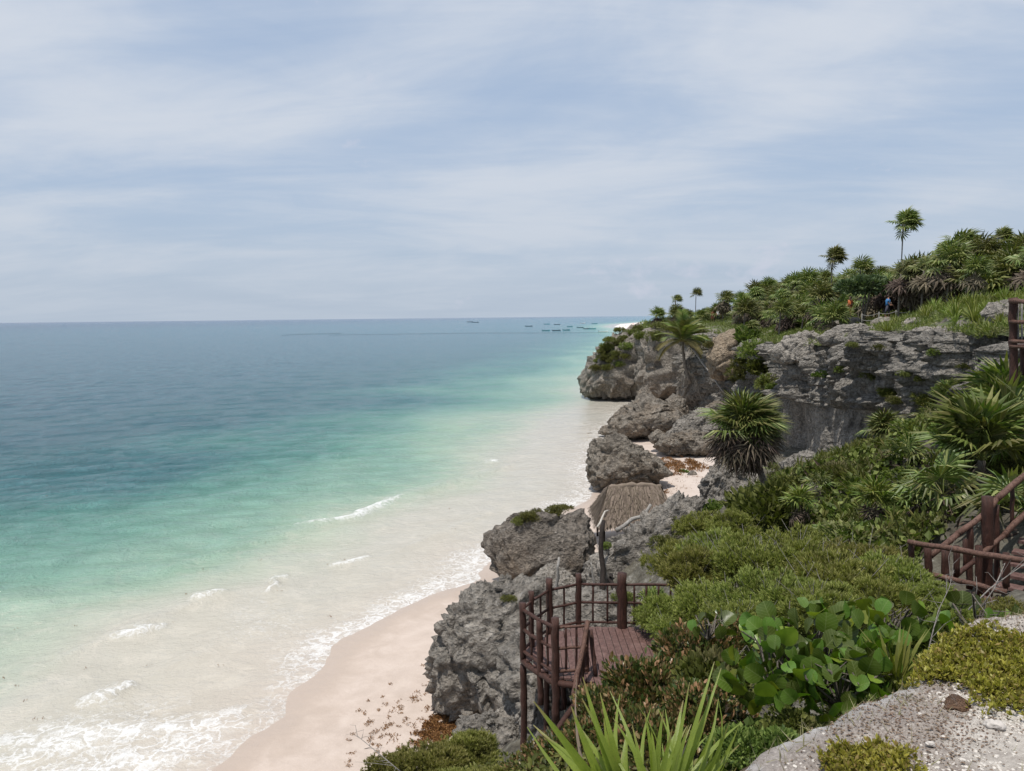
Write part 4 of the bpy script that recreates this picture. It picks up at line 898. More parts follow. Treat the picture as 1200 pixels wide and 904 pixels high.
# scrub clinging to the cliff and rocks
for px, py, Y, s, me, lb in [
    (1040, 462, 40.5, .55, SB, 'green scrub clinging to the cliff face above the smooth wall'), (1050, 470, 39.5, .45, SB, 'lower scrub tuft on the cliff face above the smooth wall'), (1030, 408, 43, .35, SB, 'small green tuft in the cliff below the rim grass'),
    (1095, 415, 34.5, .35, SB, 'green tuft on the cliff under the long pale ledge rock'), (1078, 445, 35, .3, SB, 'tiny green tuft midway down the right cliff'), (1060, 440, 38, .35, BC, 'tuft growing in a fissure of the cliff'),
    (985, 434, 47, .5, SB, 'green patch in the cliff below the small pale block'), (1000, 405, 48, .4, BC, 'yellowish tuft beside the flat layered slab'), (1130, 430, 31.5, .28, BC, 'small tuft on the right cliff near the tall railing'),
    (880, 410, 70, 1.1, DB, 'dark bush hanging over the cliff edge beside the perched block'), (868, 425, 70, 1.0, SB, 'bright green bush on the ledge right of the tan rock bulge'), (890, 432, 67, 1.0, DB, 'dark bush on the ledge below the skirted cliff edge palm'),
    (862, 445, 70, .8, BC, 'yellow green bush lowest on the ledge right of the tan bulge'), (905, 455, 60, .7, DB, 'dark scrub at the foot of the perched block'), (893, 465, 60, .6, BC, 'yellow green tuft on the dark rock left of the smooth wall'),
    (832, 405, 84, .8, BC, 'yellowish bush left of the tan rock bulge'), (820, 400, 88, 1.0, SB, 'bush between the coconut palm and the tan rock bulge'),
    (875, 398, 72, 1.7, DB, 'large dark bush hanging over the rim above the perched block'), (882, 415, 70, 1.7, SB, 'large spiky bush on the cliff right of the tan rock bulge'), (893, 432, 66, 1.6, DB, 'large dark bush midway down the cliff left of the smooth wall'), (870, 440, 70, 1.3, SB, 'shrubby mass on the ledge below the tan rock bulge'), (900, 450, 62, 1.2, SB, 'scrub mass above the left end of the smooth wall'),
    (752, 396, 105, 1.2, SB, 'bush in the notch between the two headland rocks'), (736, 408, 106, 1.1, SB, 'scrub strip on the upper middle of the headland rock'), (722, 420, 106, 1.0, BC, 'scrub strip crossing the middle of the headland rock'), (712, 432, 106, .9, SB, 'scrub low on the seaward nose of the headland rock'), (740, 392, 108, 1.2, BC, 'scrub just below the top of the headland rock'), (727, 402, 107, 1.2, SB, 'broad scrub strip on the upper slope of the headland rock'), (716, 408, 107, 1.3, BC, 'broad scrub strip on the middle slope of the headland rock'), (708, 420, 107, 1.2, SB, 'broad scrub strip on the lower slope of the headland rock'), (698, 432, 107, 1., BC, 'scrub near the water side of the headland rock'), (733, 418, 106, .9, BC, 'scrub in the hollow of the headland rock'), (726, 428, 106, .8, SB, 'tiny scrub under the hollow of the headland rock'),
    (770, 396, 104, 1.3, SB, 'bush overhanging the brown headland block'), (790, 388, 100, 1.8, SB, 'bush behind the coconut palm trunk top'), (812, 392, 92, 1.7, SB, 'bush on the rim right of the coconut palm'), (1020, 440, 44, .6, SB, 'scrub above the overhang of the smooth wall'), (960, 440, 48, .5, DB, 'dark scrub above the left part of the overhang'),
    (1085, 470, 33, .6, SB, 'scrub at the foot of the right cliff'), (1110, 460, 31, .5, SB, 'second scrub at the foot of the right cliff'), (1140, 470, 27, .6, DB, 'dark scrub where the right cliff meets the slope'),
    (760, 382, 110, 1.4, SB, 'bush on top of the brown headland block'), (775, 384, 106, 1.2, BC, 'bush behind the coconut palm crown'), (748, 388, 108, 1.0, SB, 'bush in the gap between headland rock and block'),
    (713, 400, 108, 1.0, BC, 'green scrub on the seaward slope of the headland rock'), (706, 412, 107.5, .9, BC, 'lower green scrub patch on the headland rock'), (722, 415, 106.6, .8, SB, 'scrub patch in the middle of the headland rock'), (700, 424, 107.5, .7, BC, 'lowest scrub patch on the headland rock'), (732, 398, 108, .8, SB, 'scrub patch near the top of the headland rock'), (716, 424, 106.4, .7, BC, 'small scrub patch low on the middle of the headland rock'),
    (725, 388, 112, .8, BC, 'tiny shrub crowning the headland rock'),
    (625, 606, 32.4, .5, BC, 'green scrub mat on the flat top of the blocky boulder'), (650, 600, 32.8, .5, BC, 'second scrub mat on the blocky boulder, nearer its highest corner'), (608, 613, 32.2, .35, BC, 'small scrub mat at the seaward end of the blocky boulder top'), (664, 596, 33, .35, BC, 'little scrub mat at the highest corner of the blocky boulder'),
    (598, 703, 22, .22, BC, 'small green patch on top of the big pitted boulder'), (735, 600, 33, .35, SB, 'green shrub in front of the thatched roof'), (760, 590, 33, .7, SB, 'bush leaning against the right end of the thatched roof'), (748, 606, 31, .45, BC, 'low scrub on the ledge under the thatched roof'),
    (712, 640, 26.6, .22, SB, 'tiny green tuft on the rugged outcrop face'), (780, 638, 26.5, .5, SB, 'green bush on the right shoulder of the rugged outcrop'), (775, 655, 25.8, .4, BC, 'yellow green tuft below the bush on the rugged outcrop'), (800, 620, 26, .6, SB, 'bush where the rugged outcrop meets the feathery shrubs'),
    (800, 553, 38, .32, DB, 'small broad leaved sapling at the edge of the cove sand'), (835, 600, 30, .6, DB, 'dark bush behind the leaning thatch palm trunk'), (860, 585, 30, .5, DB, 'dark creeper patch beside the leaning palm trunk'), (912, 590, 22, .45, DB, 'dark leafy bush right of the leaning palm trunk'),
    (960, 545, 33, .7, SB, 'bush on the crest below the smooth wall'), (1000, 560, 30, .6, DB, 'leafy bush on the slope below the smooth wall'), (730, 700, 21, .3, BC, 'green tuft behind the middle of the deck railing'), (765, 705, 20.5, .45, SB, 'bush behind the right end of the deck railing')]:
    P, Nn = surf(px, py, Y); s *= np.linalg.norm(P - EYE) / np.linalg.norm(W(px, py, Y) - EYE); P = P + Nn * s * .12
    bush(R2.choice(CB if me is SB else (CD if me is DB else CBC)), P[0], P[1], P[2] - s * .1, (s * 1.15, s, s * .9), lb, None, stems=False)

# ------------------------------------------------------------------ the palms with leaves one can pick out
def leafy_palm(px, py, Y, label, n, s, trunk_h, wind, seed, R=.75, pet=.5, droop=.5, lo=-.5, hi=1.4, dead=0, lean=0., nseg=22, w=.045, dlo=-1.5, dhi=-.8, mat=None, ground=None):
    P = W(px, py, Y); t = thing('thatch_palm', (P[0] - lean, P[1], P[2] - trunk_h), label, 'palm tree')
    if trunk_h > .25: obj('trunk', trunk_mesh('trunk', trunk_h, .10, .085, lean, seed), t)
    b = [fan_leaf(nseg, R, pet, 2.3, droop, w, seed + j).mesh('leaf', mat or G_PALM, False) for j in range(3)]
    d, r = crown_dirs(n, seed, lo, hi, wind); Fm = frames(d, r.normal(size=n) * .3)
    def put(name, me, k, sc, Fm):
        o = obj(name, me, t); m = Matrix.Identity(4)
        for a in range(3):
            for c in range(3): m[a][c] = Fm[k][a][c] * sc
            m[a][3] = (lean, 0, trunk_h)[a]
        o.matrix_local = m
    for k in range(n): put('leaf', b[k % 3], k, s * (.8 + .35 * r.random()), Fm)
    if dead:
        bd = [fan_leaf(12, R * .85, pet, 1.8, .3, w, seed + 9 + j).mesh('dead_leaf', G_DEAD, False) for j in range(2)]
        d, r = crown_dirs(dead, seed + 1, dlo, dhi, (wind[0] * .25, 0, 0)); Fd = frames(d, r.normal(size=dead) * .5)
        for k in range(dead): put('dead_leaf', bd[k % 2], k, s * (.8 + .4 * r.random()), Fd)
    return t
leafy_palm(870, 508, 21, 'leaning thatch palm with dark green windblown crown and brown skirt beside the feathery shrubs', 92, 1.08, 2.4, (.55, -.1, .05), 311, .70, .52, .40, -.1, 1.45, 95, -.9, 22, .028, dlo=-1.4, dhi=-.1)
leafy_palm(1036, 508, 27, 'stocky thatch palm with brown skirt in front of the smooth wall', 38, .9, .9, (.15, 0, .1), 321, .68, .4, .5, -.2, 1.4, 34, 0, 18, .035)
leafy_palm(1150, 540, 17.5, 'large fan palm with long upright leaves right of the stocky palm', 22, 1.15, .5, (-.12, 0, .25), 331, .85, .75, .35, .1, 1.4, 12, 0, 22, .04)
leafy_palm(1185, 520, 19, 'fan palm reaching in from the right edge above the stair rail', 16, 1.15, .6, (-.3, 0, .15), 341, .85, .7, .45, .0, 1.3, 8, 0, 20, .04)
leafy_palm(1180, 480, 22, 'highest fan palm on the slope under the tall railing', 14, 1.1, .5, (-.3, -.1, .15), 345, .85, .7, .4, .0, 1.3, 6, 0, 20, .04)
leafy_palm(1105, 580, 17, 'small drooping fan palm left of the big one', 9, .95, .25, (-.3, 0, 0), 351, .8, .6, .5, -.2, 1., 10, 0, 18, .04)
leafy_palm(937, 592, 18.5, 'small yellow green palm seedling right of the leaning palm trunk', 12, .66, .2, (0, 0, .1), 361, .62, .35, .35, .05, 1.4, 6, 0, 14, .04, mat=G_GRASS)
leafy_palm(1026, 588, 17.5, 'bright palm seedling above the feathery shrubs near the stair rail', 13, .72, .2, (0, 0, .15), 371, .7, .35, .3, .1, 1.45, 6, 0, 14, .04, mat=G_GRASS)
leafy_palm(988, 545, 25, 'palm seedling poking up from the creepers below the smooth wall', 9, .8, .2, (0, 0, .3), 381, .7, .3, .25, .3, 1.45, 0, 0, 14, .035)
leafy_palm(1190, 600, 15, 'young fan palm behind the stair handrail', 10, .9, .3, (.1, 0, .1), 391, .8, .5, .5, -.2, 1.2, 16, 0, 18, .04)

for px, py, Y, n_, s_, sd, dd, lb in [(960, 578, 20, 9, .6, 501, 4, 'tiny palm between the yellow green and the bright seedlings'), (1062, 545, 22, 9, .8, 502, 8, 'small palm right below the stocky palm'), (1090, 500, 26, 10, .9, 503, 8, 'small palm high on the slope right of the stocky palm'), (1110, 470, 28, 9, .85, 504, 6, 'small palm under the foot of the right cliff'),
                                  (1075, 600, 17, 8, .7, 505, 14, 'brown withered palm above the end of the stair rail'), (1118, 598, 16.5, 7, .8, 506, 18, 'withered palm with a heap of dead fronds left of the thick stair post'), (1010, 530, 30, 8, .7, 507, 4, 'small palm at the left of the stocky palm'), (905, 560, 26, 8, .7, 508, 6, 'small dark palm close behind the leaning palm trunk')]:
    Pq, _n = surf(px, py, Y); leafy_palm(px, py - 8, Pq[1] - .3, lb, n_, s_, .3, (.1, 0, .1), sd, .66, .42, .4, 0, 1.35, dd, 0, 15, .04)
# coconut palm on the headland side
def coconut(px, py, Y, s, trunk, label):
    P = W(px, py, Y); b = MB(); r = np.random.default_rng(17)
    def frond(L, seed):
        q = MB(); rr = np.random.default_rng(seed); k = np.linspace(0, 1, 9); x = L * (k - .12 * k ** 2); z = L * (.25 * k - .62 * k ** 2.2)
        q.add(*tube(np.stack([x, 0 * x, z], 1), .03 * (1 - .8 * k), 3, False))
        for j in range(26):
            u = .12 + .86 * j / 25; xx = L * (u - .12 * u ** 2); zz = L * (.25 * u - .62 * u ** 2.2); l = L * .26 * (math.sin(u * 2.7) + .25)
            for sg in (-1, 1):
                tip = np.array([xx + l * .55, sg * l * .8, zz - l * .42]); q.add([(xx, 0, zz), (xx + .06 * L, 0, zz - .01), tip], [np.array([(0, 1, 2)])])
        return q
    t = thing('coconut_palm', (P[0], P[1], P[2] - trunk), label, 'palm tree')
    k = np.linspace(0, 1, 9); V, F = tube(np.stack([.9 * (k - 1) ** 2 * 1.0 + 0 * k, 0 * k, trunk * k], 1), .2 - .07 * k, 8); obj('trunk', mesh_data('trunk', V, F, G_BARK), t)
    fm = [frond(1, 5).mesh('frond', G_PALM, False), frond(1, 6).mesh('frond', mat_leaf('yellowing_frond', [(.15, .13, .05), (.19, .155, .07), (.12, .11, .045)], .6, .2), False)]
    d, r = crown_dirs(22, 4, -.35, 1.4, (.12, 0, 0)); Fm = frames(d)
    for j in range(22):
        o = obj('frond', fm[1 if j < 5 else 0], t); m = Matrix.Identity(4); sc = s * (.85 + .25 * r.random())
        for a in range(3):
            for c in range(3): m[a][c] = Fm[j][a][c] * sc
            m[a][3] = (0, 0, trunk)[a]
        o.matrix_local = m
coconut(800, 400, 84, 3.3, 4.6, 'coconut palm with yellowing lower fronds leaning out in front of the headland cliff')

# ------------------------------------------------------------------ feathery shrubs (bay cedar) filling the middle of the slope
def _patches(m, col, sc=2.4, a=.54, b=.64, amt=.6):
    nt = m.node_tree; N = nt.nodes; L = nt.links; p = N['Principled BSDF']; src = p.inputs['Base Color'].links[0].from_socket
    n = N.new('ShaderNodeTexNoise'); n.inputs['Scale'].default_value = sc; n.inputs['Detail'].default_value = 4; L.new(N['Geometry'].outputs['Position'], n.inputs[0])
    r = N.new('ShaderNodeMapRange'); r.inputs[1].default_value = a; r.inputs[2].default_value = b; r.inputs[4].default_value = amt; L.new(n.outputs[0], r.inputs[0])
    x = N.new('ShaderNodeMix'); x.data_type = 'RGBA'; L.new(r.outputs[0], x.inputs[0]); L.new(src, x.inputs[6]); x.inputs[7].default_value = (*col, 1); L.new(x.outputs[2], p.inputs['Base Color'])
_patches(G_FEATH, (.13, .115, .045)); _patches(G_SHRUB, (.14, .115, .06), 1.2); _patches(G_DARK, (.13, .105, .06), 1.6, .56, .66, .55); _patches(G_PALM, (.17, .14, .07), 1.1, .56, .68, .5)
TW = stems_mesh('twigs', 26, 1.0, 15, mat=G_TWIG, r0=.009, spread=1.0)
FC = [bush_mesh('crown', G_FEATH, 7000, tuft(9, .06, .5, 7 + k), .12, 400 + k, (1, 1, .72), .8, 40, .35, (.14, .30), .22) for k in range(3)]
for px, py, Y, s, lb in [
    (845, 640, 15.5, 1.05, 'feathery shrub nearest the leaning palm trunk'), (818, 660, 14.5, .85, 'feathery shrub at the left edge of the feathery thicket'), (835, 700, 12.2, .8, 'feathery shrub just above the bronze leaved bush'),
    (890, 650, 14, 1.1, 'feathery shrub with the brightest crown right of the leaning palm trunk'), (905, 690, 11.5, .9, 'feathery shrub in the middle of the feathery thicket'), (940, 640, 14.5, 1.05, 'feathery shrub below the small yellow palm seedling'),
    (975, 668, 12.5, 1.0, 'feathery shrub above the big round leaves'), (1010, 650, 14, 1.0, 'feathery shrub below the bright palm seedling'), (1045, 668, 12.6, .85, 'feathery shrub beside the end of the stair rail'), (1035, 700, 10.6, .7, 'feathery shrub between round leaves and stair rail'),
    (960, 700, 10.6, .75, 'feathery shrub close behind the round leaves'), (870, 720, 10.3, .6, 'low feathery shrub between bronze bush and round leaves'), (1085, 690, 11.6, .5, 'feathery shrub sprouting under the stair rail'), (1130, 712, 10, .5, 'feathery shrub in front of the stair posts'), (1180, 715, 9.5, .45, 'feathery shrub at the right edge under the stairs'),
    (792, 652, 19, .95, 'feathery shrub on the rocky shoulder right of the deck rail'), (775, 712, 16.6, .75, 'feathery shrub swallowing the right end of the deck rail'), (820, 610, 21, .9, 'feathery shrub at the top left of the feathery thicket'), (862, 612, 18.5, .8, 'feathery shrub at the foot of the leaning palm'), (800, 735, 13, .7, 'feathery shrub directly right of the deck boards')]:
    P = W(px, py, Y); t = thing('feathery_shrub', (P[0], P[1], P[2] - .35 * s), lb, 'shrub', 'feathery shrubs on the slope'); o = obj('crown', R2.choice(FC), t); o.scale = (s, s, s); o.rotation_euler = (0, 0, R2.uniform(0, 6.3)); q = obj('stems', ST, t, loc=(0, 0, -.5 * s)); q.scale = (s * 1.1, s * 1.1, s); q = obj('twigs', TW, t, loc=(0, 0, -.28 * s)); q.scale = (s, s, s); q.rotation_euler = (0, 0, R2.uniform(0, 6.3))
for px, py, Y, s, lb in [(505, 893, 7.2, .5, 'yellow green feathery bush at the bottom above the beach'), (556, 876, 7.4, .38, 'right part bush of the pair at the bottom above the beach'), (455, 893, 7.4, .32, 'darker small bush at the left end above the beach'), (590, 925, 6.4, .42, 'low bush left of the spiky blades'), (540, 930, 6.6, .45, 'bush at the bottom edge left of the spiky blades')]:
    P = W(px, py, Y); t = thing('feathery_shrub', (P[0], P[1], P[2] - .1), lb, 'shrub'); o = obj('crown', R2.choice(FC), t); o.scale = (s, s, s * .9); q = obj('stems', ST, t, loc=(0, 0, -.3)); q.scale = (s, s, s)
def twigs(name, pts, label, n=7, r0=.012, seed=3, spread=.35, mat=None):
    r = np.random.default_rng(seed); P = [W(*p) for p in pts]; O = P[0]; b = MB(); L = [p - O for p in P]
    b.add(*tube(L, np.linspace(r0, r0 * .35, len(L)), 6))
    for k in range(n):
        i = r.integers(0, len(L) - 1); a = L[i] + (L[i + 1] - L[i]) * r.random(); d = (L[-1] - L[0]); d = d / np.linalg.norm(d) + r.normal(size=3) * .8; l = spread * (.4 + .6 * r.random())
        b.add(*tube([a, a + d * l * .3 + r.normal(size=3) * .02, a + d * l * .5 + r.normal(size=3) * .05], [r0 * .5, r0 * .35, r0 * .15], 4, False))
    return obj(name, b.mesh(name, mat or G_TWIG), None, label, 'branch', None, None, O)
twigs('bare_twig', [(470, 905, 7), (440, 880, 7.1), (418, 862, 7.2)], 'bare grey twigs left of the bushes above the beach', 12, .006, 3, .25)
twigs('bare_branch', [(1085, 775, 5.2), (1092, 745, 5.3), (1100, 715, 5.4), (1112, 690, 5.5), (1118, 668, 5.6)], 'bleached bare branch rising right of the round leaves', 14, .005, 5, .35)
twigs('bare_branch', [(1135, 715, 7.5), (1160, 690, 7.5), (1185, 672, 7.6), (1210, 655, 7.7)], 'long pale bare branch crossing in front of the stairs', 8, .008, 6, .4)
twigs('bare_branch', [(1142, 705, 8), (1145, 690, 8), (1144, 676, 8)], 'short upright bleached stick in front of the stairs', 1, .008, 7, .1)
twigs('bare_branch', [(1150, 712, 8.2), (1165, 690, 8.2), (1178, 660, 8.4)], 'thin pale stick leaning right in front of the stairs', 3, .009, 8, .3)

# bronze-tipped bush (coco plum)
BZ = [bush_mesh('crown', G_BRONZE, 5600, OV, .11, 420 + k, (1, 1, .7), .7, 26, .3, (.18, .38), .25) for k in range(2)]
for px, py, Y, s, lb in [(810, 770, 7.6, .62, 'glossy bush with bronze young leaves right of the deck'), (760, 800, 7.0, .55, 'bronze tipped bush behind the spiky blades'), (715, 830, 6.6, .42, 'lower bronze tipped bush below the deck front'), (850, 745, 8.2, .5, 'bronze tipped bush behind the round leaves'),
                         (820, 830, 5.6, .42, 'dark bronze bush between blades and round leaves'), (680, 870, 6.2, .36, 'bronze tipped bush below the leaning deck logs'), (640, 890, 6.2, .34, 'small bronze bush above the left blades'), (760, 860, 5.4, .42, 'dark bush close behind the blade tips')]:
    P = W(px, py, Y); t = thing('coco_plum_bush', (P[0], P[1], P[2] - .1), lb, 'bush', 'bronze tipped bushes'); o = obj('crown', R2.choice(BZ), t); o.scale = (s, s, s); o.rotation_euler = (0, 0, R2.uniform(0, 6)); q = obj('stems', ST, t, loc=(0, 0, -.45)); q.scale = (s, s, s)

# sea grape: each round leaf a part
def grape_leaf():
    n = 14; V = [(0, 0, 0)]; F = []
    for ring, rr in ((1, .5), (2, 1.)):
        for k in range(n):
            a = 2 * math.pi * k / n; q = rr * .5 * (1 - .16 * (math.cos(a) < -.8)); x = .5 - math.cos(a) * q * 1.02; y = math.sin(a) * q * .98
            V.append((x, y, .17 * (2 * abs(y)) ** 1.5 - .10 * (x - .4) ** 2 * 2 + .012 * math.sin(5 * a) * rr))
    V[0] = (.5, 0, 0)
    for k in range(n):
        F.append((0, 1 + (k + 1) % n, 1 + k))
    Q = [(1 + k, 1 + (k + 1) % n, 1 + n + (k + 1) % n, 1 + n + k) for k in range(n)]
    b = MB().add(V, [np.array(F), np.array(Q)])
    return b
GL = [grape_leaf().mesh('leaf', G_GRAPE, True), grape_leaf().mesh('leaf', G_GRAPEY, True)]
def sea_grape(px, py, Y, ax, n, L, label, seed):
    P = W(px, py, Y); t = thing('sea_grape', tuple(P), label, 'shrub'); r = np.random.default_rng(seed)
    pts = []; tries = 0
    while len(pts) < n and tries < 60000:
        tries += 1; d = r.normal(size=3); d /= np.linalg.norm(d); d[2] = abs(d[2]) * (1 if r.random() < .75 else -.5); q = d * (.62 + .42 * r.random()); p = q * ax
        if d[1] > .5: continue
        if all(np.linalg.norm(p - o) > L * .34 for o in pts): pts.append(p)
    for p in pts:
        # leaves stand more or less upright on their shoots and face outward
        out = p / ax; out /= np.linalg.norm(out); u = np.array([out[0] * .5, out[1] * .5, .75]) + r.normal(size=3) * .38; u /= np.linalg.norm(u)
        nrm = out + r.normal(size=3) * .35 + np.array([0, -.2, .35]); Rm = frames(u[None], None, nrm / np.linalg.norm(nrm))[0]; sc = L * (.7 + .55 * r.random())
        o = obj('leaf', GL[1 if r.random() < .16 else 0], t); m = Matrix.Identity(4)
        for a in range(3):
            for c in range(3): m[a][c] = Rm[a][c] * sc
            m[a][3] = p[a]
        o.matrix_local = m
    q = obj('stems', stems_mesh('stems', 12, ax[2], seed, r0=.012, spread=ax[0] * .8), t)
sea_grape(965, 780, 5.7, np.array((.62, .55, .42)), 175, .135, 'sea grape with big round glossy leaves in front of the feathery shrubs', 11)
sea_grape(985, 812, 5.2, np.array((.46, .35, .26)), 66, .13, 'sea grape leaves lowest along the ledge edge', 16)
sea_grape(905, 800, 5.5, np.array((.38, .4, .34)), 62, .135, 'lower left sea grape beside the spiky blades', 12)
sea_grape(1040, 745, 6.2, np.array((.36, .34, .28)), 40, .125, 'sea grape cluster left of the bleached bare branch', 13)
sea_grape(1145, 735, 6.4, np.array((.40, .3, .20)), 30, .15, 'low sea grape on the right behind the pale rock lip', 14)
sea_grape(830, 738, 7.4, np.array((.22, .2, .12)), 9, .15, 'few round sea grape leaves poking above the bronze bush', 15)
P = W(1050, 790, 5.2); bush(GB[0], P[0], P[1], P[2] - .1, .5, 'tuft of narrow grey green grass among the round leaves', None, 'grass_tuft', cat='grass tuft')
P = W(1010, 720, 6.4); bush(DB[0], P[0], P[1], P[2] - .6, (.6, .5, .5), 'dark small leaved bush underneath the sea grapes', None)
P = W(930, 840, 5.2); bush(DB[1], P[0], P[1], P[2] - .4, (.7, .5, .45), 'dark low bush at the foot of the sea grapes', None)

# foreground spear-leaved palm: every blade its own part
def blade(L, w, bend, twist, seed):
    b = MB(); V = []; n = 9
    for j in range(n + 1):
        u = j / n; th = bend * u * u; x = L * u * math.cos(th * .6); z = -L * u * math.sin(th * .6) * .9; ww = w * (math.sin(math.pi * (u * .62 + .22)) ** 1.2 if u < .45 else (1 - ((u - .45) / .55) ** 1.7)) + .0015; tw = twist * u
        c, s = math.cos(tw), math.sin(tw)
        V += [(x, -ww * c, z - ww * s + .25 * ww), (x, 0, z), (x, ww * c, z + ww * s + .25 * ww)]
    F = []
    for j in range(n): F += [(3 * j, 3 * j + 1, 3 * j + 4, 3 * j + 3), (3 * j + 1, 3 * j + 2, 3 * j + 5, 3 * j + 4)]
    return b.add(V, [np.array(F)])
def _blade_marks(m):
    nt = m.node_tree; N = nt.nodes; L = nt.links; p = N['Principled BSDF']; src = p.inputs['Base Color'].links[0].from_socket
    tc = N.new('ShaderNodeTexCoord'); mp = N.new('ShaderNodeMapping'); mp.inputs['Scale'].default_value = (.8, 260, 260); L.new(tc.outputs['Object'], mp.inputs[0])
    ns = N.new('ShaderNodeTexNoise'); ns.inputs['Scale'].default_value = 1.5; ns.inputs['Detail'].default_value = 3; L.new(mp.outputs[0], ns.inputs[0])
    r1 = N.new('ShaderNodeMapRange'); r1.inputs[1].default_value = .42; r1.inputs[2].default_value = .62; r1.inputs[3].default_value = 0; r1.inputs[4].default_value = .45; L.new(ns.outputs[0], r1.inputs[0])
    m1 = N.new('ShaderNodeMix'); m1.data_type = 'RGBA'; L.new(r1.outputs[0], m1.inputs[0]); L.new(src, m1.inputs[6]); m1.inputs[7].default_value = (.06, .11, .02, 1)
    sx = N.new('ShaderNodeSeparateXYZ'); L.new(tc.outputs['Object'], sx.inputs[0]); n3 = N.new('ShaderNodeTexNoise'); n3.inputs['Scale'].default_value = 9; L.new(N['Geometry'].outputs['Position'], n3.inputs[0])
    ad = N.new('ShaderNodeMath'); ad.operation = 'MULTIPLY_ADD'; ad.inputs[1].default_value = .22; L.new(n3.outputs[0], ad.inputs[0]); L.new(sx.outputs[0], ad.inputs[2])
    r2 = N.new('ShaderNodeMapRange'); r2.inputs[1].default_value = 1.0; r2.inputs[2].default_value = 1.06; r2.inputs[4].default_value = .85; L.new(ad.outputs[0], r2.inputs[0])
    m2 = N.new('ShaderNodeMix'); m2.data_type = 'RGBA'; L.new(r2.outputs[0], m2.inputs[0]); L.new(m1.outputs[2], m2.inputs[6]); m2.inputs[7].default_value = (.25, .17, .08, 1); L.new(m2.outputs[2], p.inputs['Base Color'])
    b = N.new('ShaderNodeBump'); b.inputs['Strength'].default_value = .5; b.inputs['Distance'].default_value = .003; L.new(ns.outputs[0], b.inputs['Height']); L.new(b.outputs[0], p.inputs['Normal'])
_blade_marks(G_BLADE)
BLD = [blade(1, .0155, .35, .3, 1).mesh('blade', G_BLADE), blade(1, .0135, .7, -.4, 2).mesh('blade', G_BLADE), blade(1, .0165, .15, .1, 3).mesh('blade', G_BLADE), blade(1, .010, 1.1, .9, 4).mesh('blade', G_DEAD)]
def spear_palm(base, tips, label, seed, cat='palm'):
    O = W(*base); t = thing('spear_leaf_palm', tuple(O), label, cat); r = np.random.default_rng(seed)
    for (tx, ty, tY, k) in tips:
        ty += 30
        T = W(tx, ty, tY); d = T - O; L = np.linalg.norm(d); d = d / L; st = O + r.normal(size=3) * .025
        d2 = (T - st); L = np.linalg.norm(d2); d2 /= L
        Rm = frames((d2 + np.array([0, 0, .03]))[None], np.array([r.normal() * .5]), (-.2, -1, .5))[0]
        o = obj('dead_blade' if k == 3 else 'blade', BLD[k], t); m = Matrix.Identity(4)
        for a in range(3):
            for c in range(3): m[a][c] = Rm[a][c] * (L if c == 0 else .8 + .3 * (seed % 2))
            m[a][3] = (st - O)[a]
        o.matrix_local = m
rb = np.random.default_rng(77)
def fan_tips(c, lst, nextra, xr, yr, Y):
    out = [(x, y, Y + rb.normal() * .12, int(rb.integers(0, 3))) for x, y in lst]
    for k in range(nextra):
        x = xr[0] + (xr[1] - xr[0]) * rb.random(); f = abs((x - c) / (xr[1] - xr[0]) * 2); y = yr[0] + (yr[1] - yr[0]) * rb.random() + 40 * f * f
        out.append((x, y, Y + rb.normal() * .15, int(rb.integers(0, 3))))
    return out
spear_palm((742, 985, 3.1), fan_tips(742, [(590, 852), (618, 862), (635, 806), (648, 826), (666, 834), (688, 806), (705, 808), (725, 824), (668, 812)], 44, (604, 745), (808, 890), 3.1) + [(700, 870, 3.2, 3), (640, 880, 3., 3)], 'left rosette of long yellow green sword blades at the bottom', 21)
spear_palm((770, 985, 2.9), fan_tips(790, [(735, 802), (748, 832), (766, 812), (792, 792), (802, 832), (826, 792), (842, 800), (856, 806), (866, 832), (888, 826), (868, 855), (900, 846)], 38, (738, 890), (802, 885), 2.9) + [(905, 842, 3., 3), (896, 852, 3., 3), (780, 880, 2.9, 3), (912, 836, 3., 3)], 'right rosette of sword blades overlapping the round leaves', 22)
# earth under those near plants is the slope sheet; a dark humus of stems hides nothing

def s_near(n, r):
    x = -1.2 + 6.5 * r.random(n * 3); y = 2.9 + 8.5 * r.random(n * 3); P = np.stack([x, y, 0 * x], 1); ok = (r.random(n * 3) < np.clip((pn(P, 1.2, 4.) + .3) * 2.5, .1, 1)) & (y > .9 * x + 1.6)
    x = x[ok][:n]; y = y[ok][:n]; return x, y, slope_z(x, y) + r.random(len(x)) ** 2 * .22 + .04
ground_leaves('dark_undergrowth', G_DARK, 22000, s_near, leaf_oval(), .06, .35, 'dark leafy undergrowth beneath the near bushes', 14, rnd=.8)
for px, py, Y, s, lb in [(905, 596, 19.5, 1.25, 'dark bush hiding the foot of the leaning palm trunk'), (885, 592, 21.5, .8, 'dark bush just left of the leaning palm trunk'), (915, 858, 4.6, .24, 'dark low bush directly behind the ledge under the round leaves'), (870, 858, 4.6, .22, 'dark low bush between the blades and the ledge'), (980, 845, 4.9, .2, 'dark low bush under the middle of the round leaves'), (928, 838, 5.0, .26, 'dark low bush under the left round leaves'), (1040, 815, 4.9, .18, 'dark low bush under the right round leaves'), (1100, 745, 6.2, .4, 'dark bush behind the bleached bare branch'), (1180, 735, 6.6, .4, 'dark bush behind the pale rock lip at the right edge'), (845, 790, 6.4, .45, 'dark bush left of the round leaves')]:
    P = W(px, py, Y); bush(R2.choice(DB), P[0], P[1], P[2] - .15, (s, s, s * .9), lb, None)
